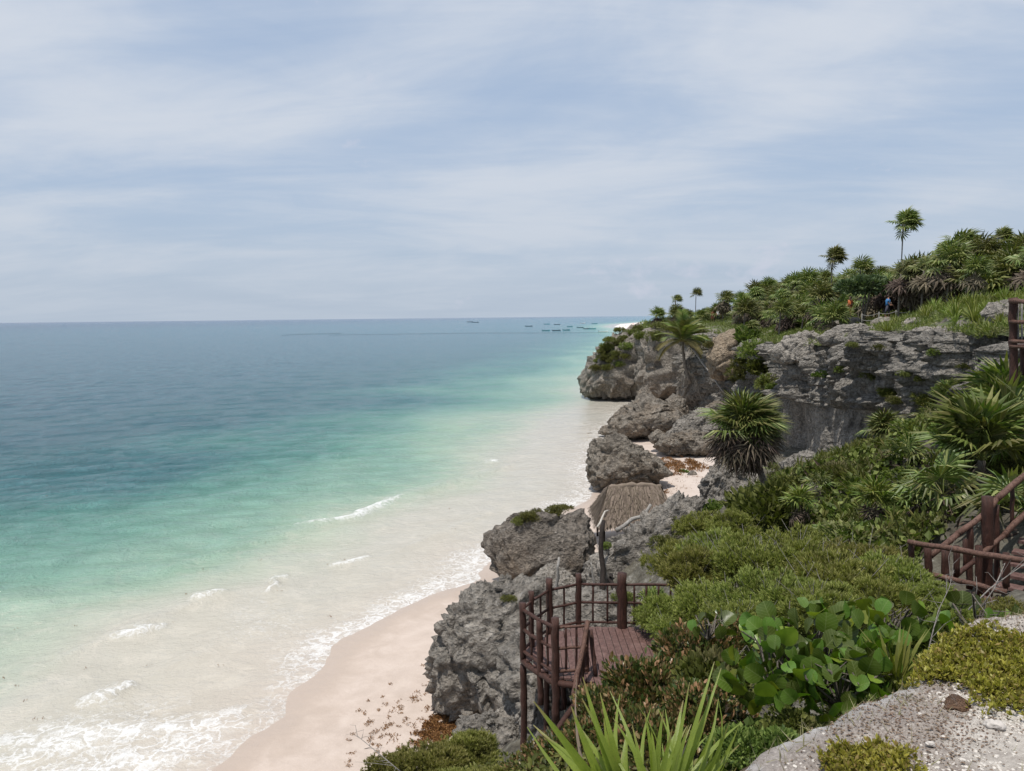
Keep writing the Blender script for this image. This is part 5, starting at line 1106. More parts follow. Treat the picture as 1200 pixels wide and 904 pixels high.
# ------------------------------------------------------------------ ledge under the viewer
LE = [G(a, b, 10.38) for a, b in ((560, 1300), (760, 960), (800, 910), (870, 872), (960, 836), (1050, 792), (1078, 768), (1092, 750), (1130, 742), (1200, 738), (1400, 730), (1800, 728))]
LEX = np.array([p[0] for p in LE]); LEY = np.array([p[1] for p in LE])
def ledge_z(x, y):
    P = np.stack([x, y, 0 * x], 1); wob = pn(P, 2.2, 3.) * .05 + pn(P, 6., 5.) * .02
    yl = np.interp(x, LEX, LEY) + wob; d = (yl - y) * .8          # inside distance
    z = 10.38 + pn(P, 1.1, 8.) * .035 + pn(P, 5, 2.) * .012 + fbm(P, 14, 3, 3.) * .008
    lip = np.exp(-((d - .12) / .1) ** 2) * sstep(1.85, 2.3, x) * .07; z = z + lip + .03 * np.clip(x - 1, 0, 3)
    z = z - sstep(.10, -.02, d) * .10 - sstep(.02, -.22, d) * 1.6 - np.clip(-d, 0, 1.) * .8 - .02 * np.exp(-d / .1)
    return z, d
def ledge():
    xs = np.linspace(-.8, 5.5, 470); ys = np.linspace(.6, 4.4, 300); X = np.repeat(xs, len(ys)); Y = np.tile(ys, len(xs)); z, d = ledge_z(X, Y); F = grid_faces(len(xs), len(ys)); ok = d > -.55; F = F[ok[F].all(1)]
    t = NT('chalky_limestone'); n = t.noise(2.2, 6, .6, .6); n2 = t.noise(22, 7, .75); n3 = t.noise(70, 4, .7)
    c = t.ramp(t.math('ADD', t.math('MULTIPLY', n, .5), t.math('MULTIPLY', n2, .5)), [(.36, (.22, .19, .165)), (.45, (.38, .34, .30)), (.53, (.52, .475, .42)), (.64, (.64, .595, .54))])
    bare = t.val(n, .56, .48); sm = t.ramp(t.noise(5, 6, .6, 1.), [(.3, (.30, .285, .27)), (.55, (.44, .425, .41)), (.7, (.55, .535, .52))])
    dd = t.attr('edge'); c = t.mix(t.math('MULTIPLY', t.val(t.math('ADD', dd, t.math('MULTIPLY', t.math('SUBTRACT', n, .5), .8)), .30, .16), 1.), c, sm)
    dirt = t.val(t.noise(3.1, 5, .65, .4, t.vec(loc=(4, 4, 4))), .50, .60, 0, .7); band = t.math('MULTIPLY', t.math('MULTIPLY', t.val(dd, .07, .16), t.val(t.math('ADD', dd, t.math('MULTIPLY', t.math('SUBTRACT', n, .5), 1.4)), .50, .34)), .75); dirt = t.math('MAXIMUM', dirt, band); c = t.mix(dirt, c, t.ramp(n3, [(.35, (.17, .135, .115)), (.55, (.31, .26, .225)), (.68, (.50, .45, .40))]))
    t.set('Base Color', c); t.set('Roughness', .93); t.b.inputs['Specular IOR Level'].default_value = .2; t.set('Normal', t.bump(t.math('ADD', n2, t.math('MULTIPLY', n3, .5)), .8, .03))
    obj('rock_ledge', mesh_data('rock_ledge', np.stack([X, Y, z], 1), [F], t.m, True, {'edge': d + .55 * sstep(1.75, 2.1, X)}), kind='structure', label='pale chalky rock ledge at the bottom right', cat='ledge')
ledge()
def on_ledge(n, r, dens, x0=.6, x1=3.4, y0=2.0, y1=4.1):
    x = x0 + (x1 - x0) * r.random(n * 4); y = y0 + (y1 - y0) * r.random(n * 4); z, d = ledge_z(x, y); P = np.stack([x, y, 0 * x], 1); ok = (d > .03) & (r.random(n * 4) < dens(P, d)); return x[ok][:n], y[ok][:n], z[ok][:n]
def crumb():
    V, F = ico(1); return V * (1, .8, .6), [F]
def scatter_stuff(name, mat, shape, n, dens, size, label, seed, flat=True, lift=.0, smooth=False, up=0., cat='gravel', rg=(.6, .9)):
    r = np.random.default_rng(seed); x, y, z = on_ledge(n, r, dens); m = len(x); d = r.normal(size=(m, 3)); d[:, 2] = (np.abs(d[:, 2]) + up) if up else d[:, 2] * .15
    V, F = scatter(shape[0], shape[1], np.stack([x, y, z + lift * r.random(m)], 1), frames(d, r.random(m) * 6.28 if not flat else None), size * (rg[0] * .4 + rg[1] * r.random(m) ** 2))
    obj(name, mesh_data(name, V, F, mat, smooth), None, label, cat, None, 'stuff')
scatter_stuff('gravel', mat_plain('limestone_crumbs', (.52, .48, .43), .95, .5, 60), crumb(), 9000, lambda P, d: np.clip(.35 + 1.8 * pn(P, 2.3, 4.), .03, 1) * sstep(.12, .35, d), .0095, 'white limestone crumbs strewn over the ledge', 1)
scatter_stuff('leaf_litter', mat_leaf('litter', [(.10, .06, .04), (.19, .125, .09), (.28, .21, .16), (.14, .09, .06)], .85, .0), leaf_diamond(.3, .2), 15000, lambda P, d: np.clip(-.1 + 3.0 * pn(P, 1.5, 9.), .0, 1) * .5 + .95 * np.exp(-((d - .26) / .18) ** 2) * sstep(.9, 1.3, P[:, 0]), .015, 'dry brown leaf litter on the ledge', 2, True, .006)
def patch(cx, cy, rx, ry, w=.25):
    c = G(cx, cy, 10.42)
    return lambda P, d: sstep(1.15, .55, np.hypot((P[:, 0] - c[0]) / rx, (P[:, 1] - c[1]) / ry) + pn(P, 5., 3.) * w * 1.2)
SUC = tuft(7, .16, 1.1, 31)
scatter_stuff('ground_cover', G_YEL, SUC, 24000, lambda P, d: np.maximum(patch(1150, 778, .42, .22)(P, d), .9 * patch(1215, 800, .4, .3)(P, d)), .036, 'yellow green creeping plant spread over the ledge behind the brown stone', 3, False, .045, up=.8, cat='ground cover')
scatter_stuff('ground_cover', G_YEL, SUC, 45000, patch(1018, 895, .17, .12), .034, 'small yellow green creeping patch at the bottom of the ledge', 4, False, .05, up=.8, cat='ground cover')
scatter_stuff('dry_grass', mat_leaf('dry_grass_mat', [(.25, .23, .12), (.35, .30, .20), (.16, .17, .07)], .7, .1), (np.array([(0, -.03, 0), (0, .03, 0), (1, 0, .1)]), [np.array([(0, 1, 2)])]), 2600, lambda P, d: .05 + .9 * np.exp(-((d - .10) / .09) ** 2) + .5 * patch(1085, 822, .18, .12)(P, d), .07, 'wisps of dry grass along the ledge edge', 5, False, 0, up=.5, cat='grass')
c_ = [(1108, 828), (1114, 820), (1124, 818), (1133, 822), (1134, 830), (1122, 834), (1110, 833)]
boulder(c_, 3.02, .045, 'small brown stone lying beside the creeping plant on the ledge', 4, mat_rock('brown_stone', (.20, .12, .08), (.30, .19, .13), (.4, .28, .2)), 3.1, .5, 'stone')
PALE = mat_plain('chalk_stone', (.48, .44, .40), .95, .35, 40)
for i, (px, py, w) in enumerate(((1165, 850, 9), (1090, 872, 5))):
    Pz = G(px, py, 10.42); boulder([(px - w, py), (px - w * .5, py - w * .5), (px + w * .4, py - w * .5), (px + w, py), (px + w * .3, py + w * .4), (px - w * .6, py + w * .4)], Pz[1], w * .002, ['flat white stone at the right of the ledge', 'tiny white stone right of the small creeping patch'][i], 4, PALE, 41 + i, .6, 'stone')

# ------------------------------------------------------------------ woodwork
WOOD = mat_wood('red_stained_log', (.028, .012, .008), (.08, .033, .023), .6, .35)
WOODL = mat_wood('worn_log', (.062, .029, .021), (.165, .088, .062), .6, .35)
PLANK = mat_wood('deck_board', (.075, .038, .032), (.17, .095, .08), .6, .4, .6)
GREYW = mat_wood('grey_driftwood', (.20, .185, .17), (.36, .34, .31), .9, .1)
CHAR = mat_wood('charred_log', (.012, .01, .009), (.04, .03, .025), .8, .2)
def log(t, name, a, b, r, mat=None, n=9, seed=0, label=None):
    a = np.array(a, float); b = np.array(b, float); rr = np.random.default_rng(seed or int(abs(a[0] * 997 + b[2] * 331)) % 9999)
    r = r * .86; k = max(3, int(np.linalg.norm(b - a) / .2) + 2); u = np.linspace(0, 1, k)[:, None]; P = a + (b - a) * u + rr.normal(size=(k, 3)) * r * .11; P[0] = a; P[-1] = b
    V, F = tube(P, r * (1.0 + rr.normal(size=k) * .06), n); org = np.array(t.location); return obj(name, mesh_data(name, V - org, F, mat or WOOD, True), t, label)
def deck():
    Z = 5.0
    D = lambda px, py: G(px, py, Z)
    A, B, C, Dd, E, Fp = D(613, 768), D(621, 752), D(644, 742), D(678, 734), D(729, 735), D(800, 735)
    N1, N2, N3 = D(633, 783), D(651, 793), D(700, 800)
    t = thing('viewing_deck', tuple(A), 'dark red wooden viewing deck with log railings built on the rocks', 'deck'); org = np.array(A)
    # boards run away from the viewer
    poly = np.array([A[:2], B[:2], C[:2], Dd[:2], E[:2], Fp[:2], (Fp[0], N3[1] - 1.4), (N3[0] + .3, N3[1] - 1.4), N3[:2], N2[:2], N1[:2]])
    def span(x):
        ys = []
        for i in range(len(poly)):
            p = poly[i]; q = poly[(i + 1) % len(poly)]
            if (p[0] - x) * (q[0] - x) < 0: ys.append(p[1] + (q[1] - p[1]) * (x - p[0]) / (q[0] - p[0]))
        return (min(ys), max(ys)) if len(ys) > 1 else None
    x = A[0] + .05; k = 0; rr = random.Random(3)
    while x < Fp[0]:
        w = .145; s = span(x + w / 2)
        if s and s[1] - s[0] > .15:
            cut = (s[0] + s[1]) / 2 + (.25 if k % 2 else -.1)
            for y0, y1 in ((s[0], cut - .006), (cut + .006, s[1])):
                if y1 - y0 > .1:
                    V, F = box((x + w / 2 - org[0], (y0 + y1) / 2 - org[1], -.02 + rr.uniform(-.004, .004)), (w - .014, y1 - y0, .035)); obj('plank', mesh_data('plank', V, F, PLANK, False), t)
        x += w; k += 1
    for a, b in ((A, B), (B, C), (C, Dd), (Dd, E), (E, Fp), (A, N1), (N1, N2), (N2, N3)):
        log(t, 'edge_beam', a - (0, 0, .12), b - (0, 0, .12), .08)
    H = 1.08
    def post(P, lo, hi, r, name='post'): log(t, name, P + (0, 0, lo), P + (0, 0, hi), r, n=11)
    A2 = D(622, 757)
    for P, lo, hi, r in ((A, -.15, H + .04, .078), (D(623, 757), -.2, H + .12, .07), (C, -.2, H + .16, .085), (Dd, -.2, H + .14, .075), (E, -.15, H + .16, .13), (N1, -.75, H - .1, .075), (N2, -.9, H + .1, .09)): post(P, lo, hi, r)
    for P, lo, r in ((A, -2.3, .08), (N2, -2.1, .06), (D(640, 770), -2., .07), (D(660, 752), -1.7, .07), (D(700, 745), -1.8, .07)): log(t, 'support_post', P + (0, 0, lo), P - (0, 0, .2), r)
    def rails(P, Q, nb, mat=WOOD, r=.035, hs=(.98, .56, .10)):
        for h in hs: log(t, 'rail', P + (0, 0, h), Q + (0, 0, h), r, mat)
        for i in range(nb):
            X = P + (Q - P) * (i + 1) / (nb + 1); log(t, 'baluster', X + (0, 0, .08), X + (0, 0, .99), .028, n=7)
    rails(D(623, 757), C, 1); rails(C, Dd, 1); rails(Dd, E, 2); rails(E, Fp, 4); rails(A, N1, 1, r=.045); rails(N1, N2, 1, r=.04); rails(A, D(623, 757), 0)
    Q = D(688, 790) + (0, 0, 0); rails(N2, Q, 2, WOODL, .035)
    log(t, 'stair_post', W(688, 800, 14.7), W(687, 728, 14.7), .05); log(t, 'stair_rail', W(689, 728, 14.6), W(672, 815, 13.6), .055, WOODL); log(t, 'stair_rail', W(692, 738, 14.8), W(698, 792, 14.5), .05)
    log(t, 'stair_rail', W(684, 770, 14.3), W(672, 822, 13.6), .04); log(t, 'stair_post', W(683, 815, 14.2), W(683, 765, 14.2), .045)
    log(t, 'stair_stringer', W(690, 800, 14.7), W(650, 860, 13.6), .06)
deck()
def stairs():
    O = W(1150, 690, 13); t = thing('log_staircase', tuple(O), 'reddish log staircase and handrails on the slope at the right', 'staircase')
    L = lambda a, b, r, nm, m=None: log(t, nm, W(*a), W(*b), r, m, 10)
    L((1064, 635, 13), (1215, 660, 11.6), .058, 'rail', WOODL); L((1090, 673, 13), (1180, 694, 12.2), .055, 'rail', WOODL)
    L((1068, 636, 13.05), (1068, 672, 13.05), .05, 'post'); L((1087, 640, 13), (1087, 712, 13), .075, 'post'); L((1108, 645, 12.9), (1108, 682, 12.9), .075, 'post'); L((1121, 640, 13.4), (1121, 675, 13.4), .06, 'baluster')
    L((1090, 652, 13.6), (1122, 626, 13.7), .062, 'handrail', WOODL); L((1122, 626, 13.7), (1157, 600, 13.9), .062, 'handrail', WOODL); L((1157, 600, 13.9), (1168, 585, 14), .06, 'handrail', WOODL); L((1168, 585, 14), (1215, 545, 14.4), .07, 'handrail', WOODL)
    L((1112, 682, 13.4), (1148, 652, 13.6), .05, 'handrail'); L((1148, 652, 13.6), (1176, 628, 13.9), .05, 'handrail', WOODL); L((1176, 628, 13.9), (1215, 588, 14.2), .06, 'handrail', WOODL)
    L((1157, 582, 13.8), (1157, 705, 13.8), .115, 'post'); L((1168, 592, 14), (1168, 690, 14), .06, 'post'); L((1136, 616, 13.8), (1136, 690, 13.8), .07, 'post'); L((1147, 640, 13.5), (1147, 700, 13.5), .07, 'baluster')
    L((1186, 572, 14.2), (1186, 618, 14.2), .045, 'baluster'); L((1179, 648, 13), (1179, 690, 13), .07, 'post'); L((1131, 632, 13.7), (1131, 668, 13.7), .05, 'baluster')
    def tread(a, b, dp, th=.05, nm='tread'):
        P = W(*a); Q = W(*b); c = (P + Q) / 2 - np.array(t.location); L_ = np.linalg.norm(Q - P); ang = math.atan2(Q[1] - P[1], Q[0] - P[0]); Rz = np.array([[math.cos(ang), -math.sin(ang), 0], [math.sin(ang), math.cos(ang), 0], [0, 0, 1]])
        V, F = box(c, (L_, dp, th), Rz); obj(nm, mesh_data(nm, V, F, PLANK, False), t)
    for i in range(5): tread((1166 + i * 7, 686 - i * 13, 13.2 + i * .25), (1200 + i * 7, 690 - i * 13, 12.9 + i * .25), .28)
    for i in range(8): tread((1085 + i * 10, 700 + i * 1.2, 13.4), (1093.5 + i * 10, 701 + i * 1.2, 13.35), 1.1, nm='plank')
    log(t, 'edge_beam', W(1085, 706, 13), W(1170, 716, 12.6), .06)
    log(t, 'rail', W(1170, 700, 12.2), W(1150, 715, 12), .05)
stairs()
def lookout():
    O = W(1190, 452, 20); t = thing('lookout_railing', tuple(O), 'tall log railing post of a raised lookout at the right edge', 'railing')
    X = lambda px, y, Y=20: W(px, y, Y)
    L = lambda a, b, r, nm, m=None: log(t, nm, a, b, r, m, 10)
    L(X(1187.5, 454), X(1187, 349), .115, 'post'); L(X(1199, 454, 20.6), X(1199, 405, 20.6), .09, 'post')
    for y in (353, 377, 400, 406): L(X(1184, y), X(1250, y + 3, 18.5), .06 if y > 360 else .08, 'rail', WOODL)
    for i in range(7): L(X(1193 + i * 4.5, 402, 20 - i * .1), X(1193 + i * 4.5, 354, 20 - i * .1), .03, 'baluster', GREYW)
    L(X(1245, 458, 18.6), X(1245, 350, 18.6), .11, 'post')
    for i in range(6):
        P = X(1192 + i * 9, 405, 20.4 - i * .2) - np.array(t.location); V, F = box(P + (.1, .1, 0), (.19, .5, .05)); obj('plank', mesh_data('plank', V, F, PLANK, False), t)
lookout()
def pole(name, a, b, r, mat, label):
    A = W(*a); t = obj(name, None, None, None, None, None, None, tuple(A)); k = 6; u = np.linspace(0, 1, k)[:, None]; B = W(*b); rr = np.random.default_rng(int(a[0])); P = (B - A) * u + rr.normal(size=(k, 3)) * r * .7; P[0] = 0
    bpy.data.objects.remove(t); V, F = tube(P, r * (1.1 - .4 * u[:, 0]), 8); return obj(name, mesh_data(name, V, F, mat), None, label, 'pole', None, None, tuple(A))
pole('grey_stick', (651, 705, 24), (654, 655, 24), .055, GREYW, 'grey weathered stick standing behind the deck corner')
pole('grey_stick', (696, 690, 25), (693, 660, 25), .03, GREYW, 'thin pale stick left of the charred post')
pole('charred_post', (706, 708, 25.5), (706, 606, 27), .10, CHAR, 'black charred post standing in the cleft beside the blocky boulder')
pole('charred_post', (718, 715, 24.5), (716, 675, 24.8), .12, CHAR, 'short thick charred stump behind the deck railing')
pole('driftwood', (700, 618, 35), (712, 596, 36), .05, mat_wood('bleached_wood', (.4, .37, .33), (.6, .56, .5), .9, .1), 'bleached driftwood pole leaning on the thatched hut')
pole('driftwood', (722, 622, 34), (765, 592, 34.5), .10, GREYW, 'grey driftwood trunk lying in front of the thatched roof')
pole('fallen_trunk', (850, 462, 79), (806, 404, 84), .09, GREYW, 'long grey dead trunk hanging down the cliff below the coconut palm')

# thatched hut
def hut():
    t_c = G(737, 640, .5); Yr = 39.3
    ra, rb_ = W(714, 570, Yr), W(772, 569, Yr + .2); H = (ra[2] + rb_[2]) / 2; ra[2] = rb_[2] = H; ez = H - 1.55
    fl, fr = np.array([ra[0] - .75, Yr - 1.75, ez]), np.array([rb_[0] + .55, Yr - 1.65, ez]); bl, br = np.array([ra[0] - .75, Yr + 1.7, ez]), np.array([rb_[0] + .55, Yr + 1.9, ez])
    t = thing('thatched_hut', (ra[0], Yr, .4), 'small hut with a brown palm thatch roof on the beach', 'hut'); o = np.array(t.location); r = np.random.default_rng(6)
    TH = mat_leaf('palm_thatch', [(.09, .068, .05), (.15, .115, .088), (.22, .17, .135), (.07, .05, .04)], .9, 0)
    base = MB().add([ra, rb_, fl, fr, bl, br], [np.array([(2, 3, 1, 0), (5, 4, 0, 1)]), np.array([(4, 2, 0), (3, 5, 1)])])
    for v in base.V: v -= o + (0, 0, .06)
    roof = obj('roof', base.mesh('roof', mat_plain('thatch_underside', (.12, .085, .06), .95), False), t)
    b = MB()
    def face(p0, p1, e0, e1, nst):      # ridge p0-p1, eave e0-e1: rows of straws
        for row in range(8):
            for k in range(nst):
                u = r.random(); v = (row + .9 * r.random()) / 8; R0_ = p0 + (p1 - p0) * u; E0 = e0 + (e1 - e0) * u; s = (E0 - R0_); L = .42 + .2 * r.random()
                if v > .8: L *= .8
                a = R0_ + s * v; d = s / np.linalg.norm(s); n = np.cross(e1 - e0, s); n /= np.linalg.norm(n); n = n if n[2] > 0 else -n
                sd = np.cross(d, n) * .028 * (.6 + r.random()); q = a + d * L + r.normal(size=3) * .06 + n * .0; a2 = a + n * (.05 + .05 * r.random())
                b.add([a2 - sd - o, a2 + sd - o, q + sd * .5 + n * .04 - o, q - sd * .5 + n * .04 - o], [np.array([(0, 1, 2, 3)])])
    face(ra, rb_, fl, fr, 330); face(ra, rb_, bl, br, 130); face(ra, ra + (.01, 0, 0), fl, bl, 170); face(rb_, rb_ + (.01, 0, 0), fr, br, 110)
    obj('thatch', b.mesh('thatch', TH, False), roof, kind='stuff')
    u_ = np.linspace(-.04, 1.04, 12)[:, None]; V, F = tube(ra + (rb_ - ra) * u_ - o + np.concatenate([0 * u_, 0 * u_, .03 + .03 * np.sin(u_ * 19) - .5 * (u_ - .5) ** 2], 1), .14 + .03 * np.sin(u_[:, 0] * 31), 8); obj('ridge_roll', mesh_data('ridge_roll', V, F, TH), roof)
    for q in (fl + (.3, .25, 0), fr + (-.3, .25, 0), bl + (.3, -.3, 0), br + (-.3, -.3, 0)):
        V, F = tube([np.array([q[0], q[1], .2]) - o, q + (0, 0, .25) - o], .06, 7); obj('post', mesh_data('post', V, F, CHAR), t)
    V, F = tube([fl + (.3, .25, .1) - o, fr + (-.3, .25, .1) - o], .05, 6); obj('beam', mesh_data('beam', V, F, GREYW), t)
hut()

# ------------------------------------------------------------------ people
def cloth(c): return mat_plain('cloth', c, .85, .1, 20)
SKIN = mat_plain('skin', (.32, .17, .11), .6, .05); HAIR = mat_plain('hair', (.02, .014, .01), .7)
def skinned(name, pts, edges, rad, mat, lv=1):
    me = bpy.data.meshes.new(name); me.from_pydata([tuple(p) for p in pts], edges, []); o = bpy.data.objects.new(name, me); COL.objects.link(o)
    md = o.modifiers.new('skin', 'SKIN'); sv = me.skin_vertices[0].data
    for i, r in enumerate(rad): sv[i].radius = (r, r) if not isinstance(r, tuple) else r
    sv[0].use_root = True; s = o.modifiers.new('sub', 'SUBSURF'); s.levels = lv; s.render_levels = lv
    dg = bpy.context.evaluated_depsgraph_get(); m2 = bpy.data.meshes.new_from_object(o.evaluated_get(dg)); m2.name = name; m2.materials.clear(); m2.materials.append(mat); m2.polygons.foreach_set('use_smooth', [True] * len(m2.polygons)); bpy.data.objects.remove(o); return m2
def person(P, label, shirt, legs, face_az=0., h=1.68, step=.12, long_top=False, hat=None, arms=.25):
    k = h / 1.7; t = thing('person', tuple(P), label, 'person'); 
    pts = [(0, 0, .95), (0, 0, 1.15), (0, 0, 1.38), (0, -.01, 1.50), (0, -.02, 1.60), (0, -.01, 1.70),
           (.17, 0, 1.40), (.24, .02, 1.15), (.22, -arms, .98), (.21, -arms - .12, .93), (-.17, 0, 1.40), (-.24, .02, 1.15), (-.22, -arms * .6, .95), (-.21, -arms * .6 - .08, .88),
           (.09, 0, .88), (.10, -step, .50), (.10, -step * .6, .09), (.11, -step - .10, .03), (-.09, 0, .88), (-.10, step, .50), (-.10, step * 1.6, .09), (-.11, step * 1.2 - .10, .03)]
    ed = [(0, 1), (1, 2), (2, 3), (3, 4), (4, 5), (2, 6), (6, 7), (7, 8), (8, 9), (2, 10), (10, 11), (11, 12), (12, 13), (0, 14), (14, 15), (15, 16), (16, 17), (0, 18), (18, 19), (19, 20), (20, 21)]
    rad = [.13, .12, .13, .055, .09, .07, .06, .045, .035, .035, .06, .045, .035, .035, .09, .06, .04, .035, .09, .06, .04, .035]
    pts = np.array(pts) * k; b = obj('body', skinned('body', pts, ed, [r * k for r in rad], SKIN), t)
    lo = .55 if long_top else .92
    V, F = tube(np.array([(0, 0, lo), (0, 0, 1.1), (0, 0, 1.3), (0, 0, 1.44)]) * k, np.array([.2, .165, .19, .10]) * k, 12); obj('shirt', mesh_data('shirt', V, F, cloth(shirt)), t)
    for s, a in ((1, arms), (-1, arms * .6)):
        V, F = tube(np.array([(s * .14, 0, 1.41), (s * .24, .02, 1.17)]) * k, np.array([.078, .066]) * k, 9); obj('sleeve', mesh_data('sleeve', V, F, cloth(shirt)), t)
    for s in (1, -1):
        V, F = tube(np.array([(s * .09, 0, .95), (s * .10, -s * step, .52), (s * .10, -s * step * (.6 if s > 0 else 1.6), .30 if not long_top else .5)]) * k, np.array([.115, .085, .08]) * k, 9); obj('trouser_leg', mesh_data('trouser_leg', V, F, cloth(legs)), t)
    V, F = ico(2); V = V * (.095, .105, .115) * k + np.array([0, .015, 1.64]) * k; V[:, 1] = np.maximum(V[:, 1], -.055 * k); obj('hair', mesh_data('hair', V, [F], HAIR), t)
    if hat:
        V, F = tube(np.array([(0, 0, 1.67), (0, 0, 1.69), (0, 0, 1.70), (0, 0, 1.79)]) * k, np.array([.19, .19, .11, .09]) * k, 14); obj('hat', mesh_data('hat', V, F, cloth(hat)), t)
    t.rotation_euler = (0, 0, face_az); return t
def stand(px, py, Y): P = W(px, py, Y); return np.array([P[0], P[1], land_z(P[0], P[1])])
def at_path(px, Y, dz=0): X = Y * (px - 600) / FPX / 1.0; return np.array([X, Y, land_z(X, Y) + dz])
for px, y, Y, lb, sh, lg, az, kw in ((1040, 372, 60, 'person in a blue shirt walking along the roped path on the hill', (.05, .19, .42), (.05, .05, .07), 1.2, {}), (996, 372, 64, 'person in an orange top at the edge of the palm thicket', (.55, .15, .05), (.5, .16, .06), -1.2, {}),
                               (835, 380, 108, 'person in a long brick red top on the cliff path', (.42, .13, .10), (.4, .13, .1), .4, dict(long_top=True)), (841.5, 380, 107, 'person in a white top and dark trousers between two others on the cliff path', (.75, .73, .7), (.03, .03, .035), 0, {}), (845.5, 379, 109, 'person in a pinkish red top right of the white topped one', (.45, .16, .14), (.3, .12, .1), 2.5, {})):
    P = W(px, y, Y); g = land_z(P[0], P[1]); person((P[0], P[1], max(g, P[2])), lb, sh, lg, az, **kw)
    if P[2] > g + .05:
        V, F = ico(3); V = V * (1.3, 1.1, .6) + fbm(V * 3, 1., 3, px)[:, None] * .12; obj('low_rock', mesh_data('low_rock', V, [F], M_ROCKP), None, 'low pale rock underfoot of the ' + lb.split(' on ')[0].split(' at ')[0].split(' walking')[0].split(' right')[0].split(' between')[0], 'rock', None, None, (P[0], P[1], P[2] - .55))
# roped fence by the path
def rope_fence():
    pts = [(1010, 373, 60), (1030, 371, 59), (1050, 369, 58.5), (1066, 369, 57)]; O = W(*pts[0]); t = thing('rope_fence', tuple(O), 'low pale rope fence beside the path on the hill', 'fence'); m = mat_plain('rope', (.26, .25, .23), .9)
    for p in pts:
        P = W(*p) - O; V, F = tube([P - (0, 0, .9), P + (0, 0, .35)], .03, 6); obj('post', mesh_data('post', V, F, m), t)
    for dz in (.25, -.15):
        for a, b in zip(pts[:-1], pts[1:]):
            A = W(*a) - O; B = W(*b) - O; u = np.linspace(0, 1, 6)[:, None]; P = A + (B - A) * u; P[:, 2] += dz - .12 * np.sin(u[:, 0] * math.pi); V, F = tube(P, .022, 5, False); obj('rope', mesh_data('rope', V, F, m), t)
rope_fence()

# ------------------------------------------------------------------ boats, floating line, the far shore
def boat_parts(L, hullc, canopy):
    k = np.linspace(0, 1, 13); b = MB(); V = []
    for u in k:
        w = .95 * (1 - max(0, (u - .35) / .65) ** 2.2) + .02; s = .45 + .5 * max(0, u - .5); x = L * (u - .5)
        V += [(x, -w, s), (x, -w * .72, 0), (x, 0, -.22 + .1 * u), (x, w * .72, 0), (x, w, s), (x, w * .86, s), (x, w * .6, .12), (x, -w * .6, .12), (x, -w * .86, s)]
    n = 9; F = [(i * n + j, i * n + (j + 1) % n, (i + 1) * n + (j + 1) % n, (i + 1) * n + j) for i in range(12) for j in range(n)]
    b.add(V, [np.array(F)]); b.add([V[j] for j in range(9)], [np.array([list(range(9))])]); return b.mesh('hull', hullc)
HW = mat_plain('boat_white', (.7, .7, .68), .4); HB = mat_plain('boat_dark', (.03, .06, .09), .5); HG = mat_plain('boat_teal', (.05, .25, .28), .5)
HM = [boat_parts(7, m, 0) for m in (HB, HG, HW)]
V, F = box((0, 0, 0), (.35, .4, .8)); MOT = mesh_data('motor', V, F, HB, False); V, F = box((0, 0, 0), (.3, 1.5, .06)); SEAT = mesh_data('seat', V, F, HW, False)
V, F = box((0, 0, 1.7), (2.6, 1.7, .06)); CAN = mesh_data('canopy', V, F, HB, False); V, F = tube([(0, 0, .2), (0, 0, 1.7)], .04, 5); CP_ = mesh_data('canopy_pole', V, F, HW)
bs = [(620, 381.5, 0, 'dark open boat lying farthest left of the moored boats'), (640, 386.5, 1, 'teal boat at the left of the nearest moored row'), (652, 386.5, 0, 'dark boat second in the nearest moored row'), (664, 386, 1, 'teal boat third in the nearest moored row'),
      (641, 379, 1, 'moored boat in the far row, leftmost'), (653, 379.5, 0, 'moored boat in the far row beside the leftmost'), (668, 382, 1, 'moored boat midway between the two rows'), (680, 383, 0, 'boat with a canopy near the middle of the anchorage'), (688, 384.5, 0, 'dark boat with a canopy nearest the far beach'), (694, 384.5, 1, 'boat with a canopy right beside the dark one nearest the far beach'),
      (683, 378, 2, 'white boat in the far row'), (697, 378.5, 1, 'moored boat in the far row close to the far beach'), (707, 388, 2, 'small pale boat close to the headland'), (551, 376.5, 0, 'dark boat far out, left one of two'), (557, 377, 0, 'dark boat far out, right one of two')]
for i, (px, py, k, lb) in enumerate(bs):
    P = G(px, py + 1.2, 0); s = 1.3 if P[1] > 900 else 1.0
    if px in (551, 557): s = 2.2
    t = thing('motor_boat', (P[0], P[1], .1), lb, 'boat', 'boats moored off the far beach'); obj('hull', HM[k], t); obj('motor', MOT, t, loc=(-3.6, 0, .6))
    for x in (-1.5, 0, 1.2): obj('seat', SEAT, t, loc=(x, 0, .38))
    if i in (7, 8, 9, 3, 13):
        obj('canopy', CAN, t)
        for x in (-1.1, 1.1):
            for y in (-.75, .75): obj('canopy_pole', CP_, t, loc=(x, y, 0))
    t.rotation_euler = (0, 0, R2.uniform(-.5, .5)); t.scale = (s, s, s)
def line(pts, r, label, nm='floating_barrier', dark=True):
    O = G(pts[0][0], pts[0][1], 0); P = []
    for a, b in zip(pts[:-1], pts[1:]):
        A = G(*a, 0); B = G(*b, 0)
        for u in np.linspace(0, 1, 9)[:-1]: P.append(A + (B - A) * u)
    P.append(G(*pts[-1], 0)); P = np.array(P) - O; P[:, 2] = .1; V, F = tube(P, r, 6); obj(nm, mesh_data(nm, V, F, mat_plain('float_line', (.05, .07, .07), .7)), None, label, 'barrier', None, None, tuple(O))
line([(330, 393.5), (345, 392.2), (400, 391), (395, 390)], .07, 'dark floating line far out on the left'); line([(385, 393), (560, 390.5), (640, 390.5), (722, 390)], .05, 'long floating line stretching towards the far beach')

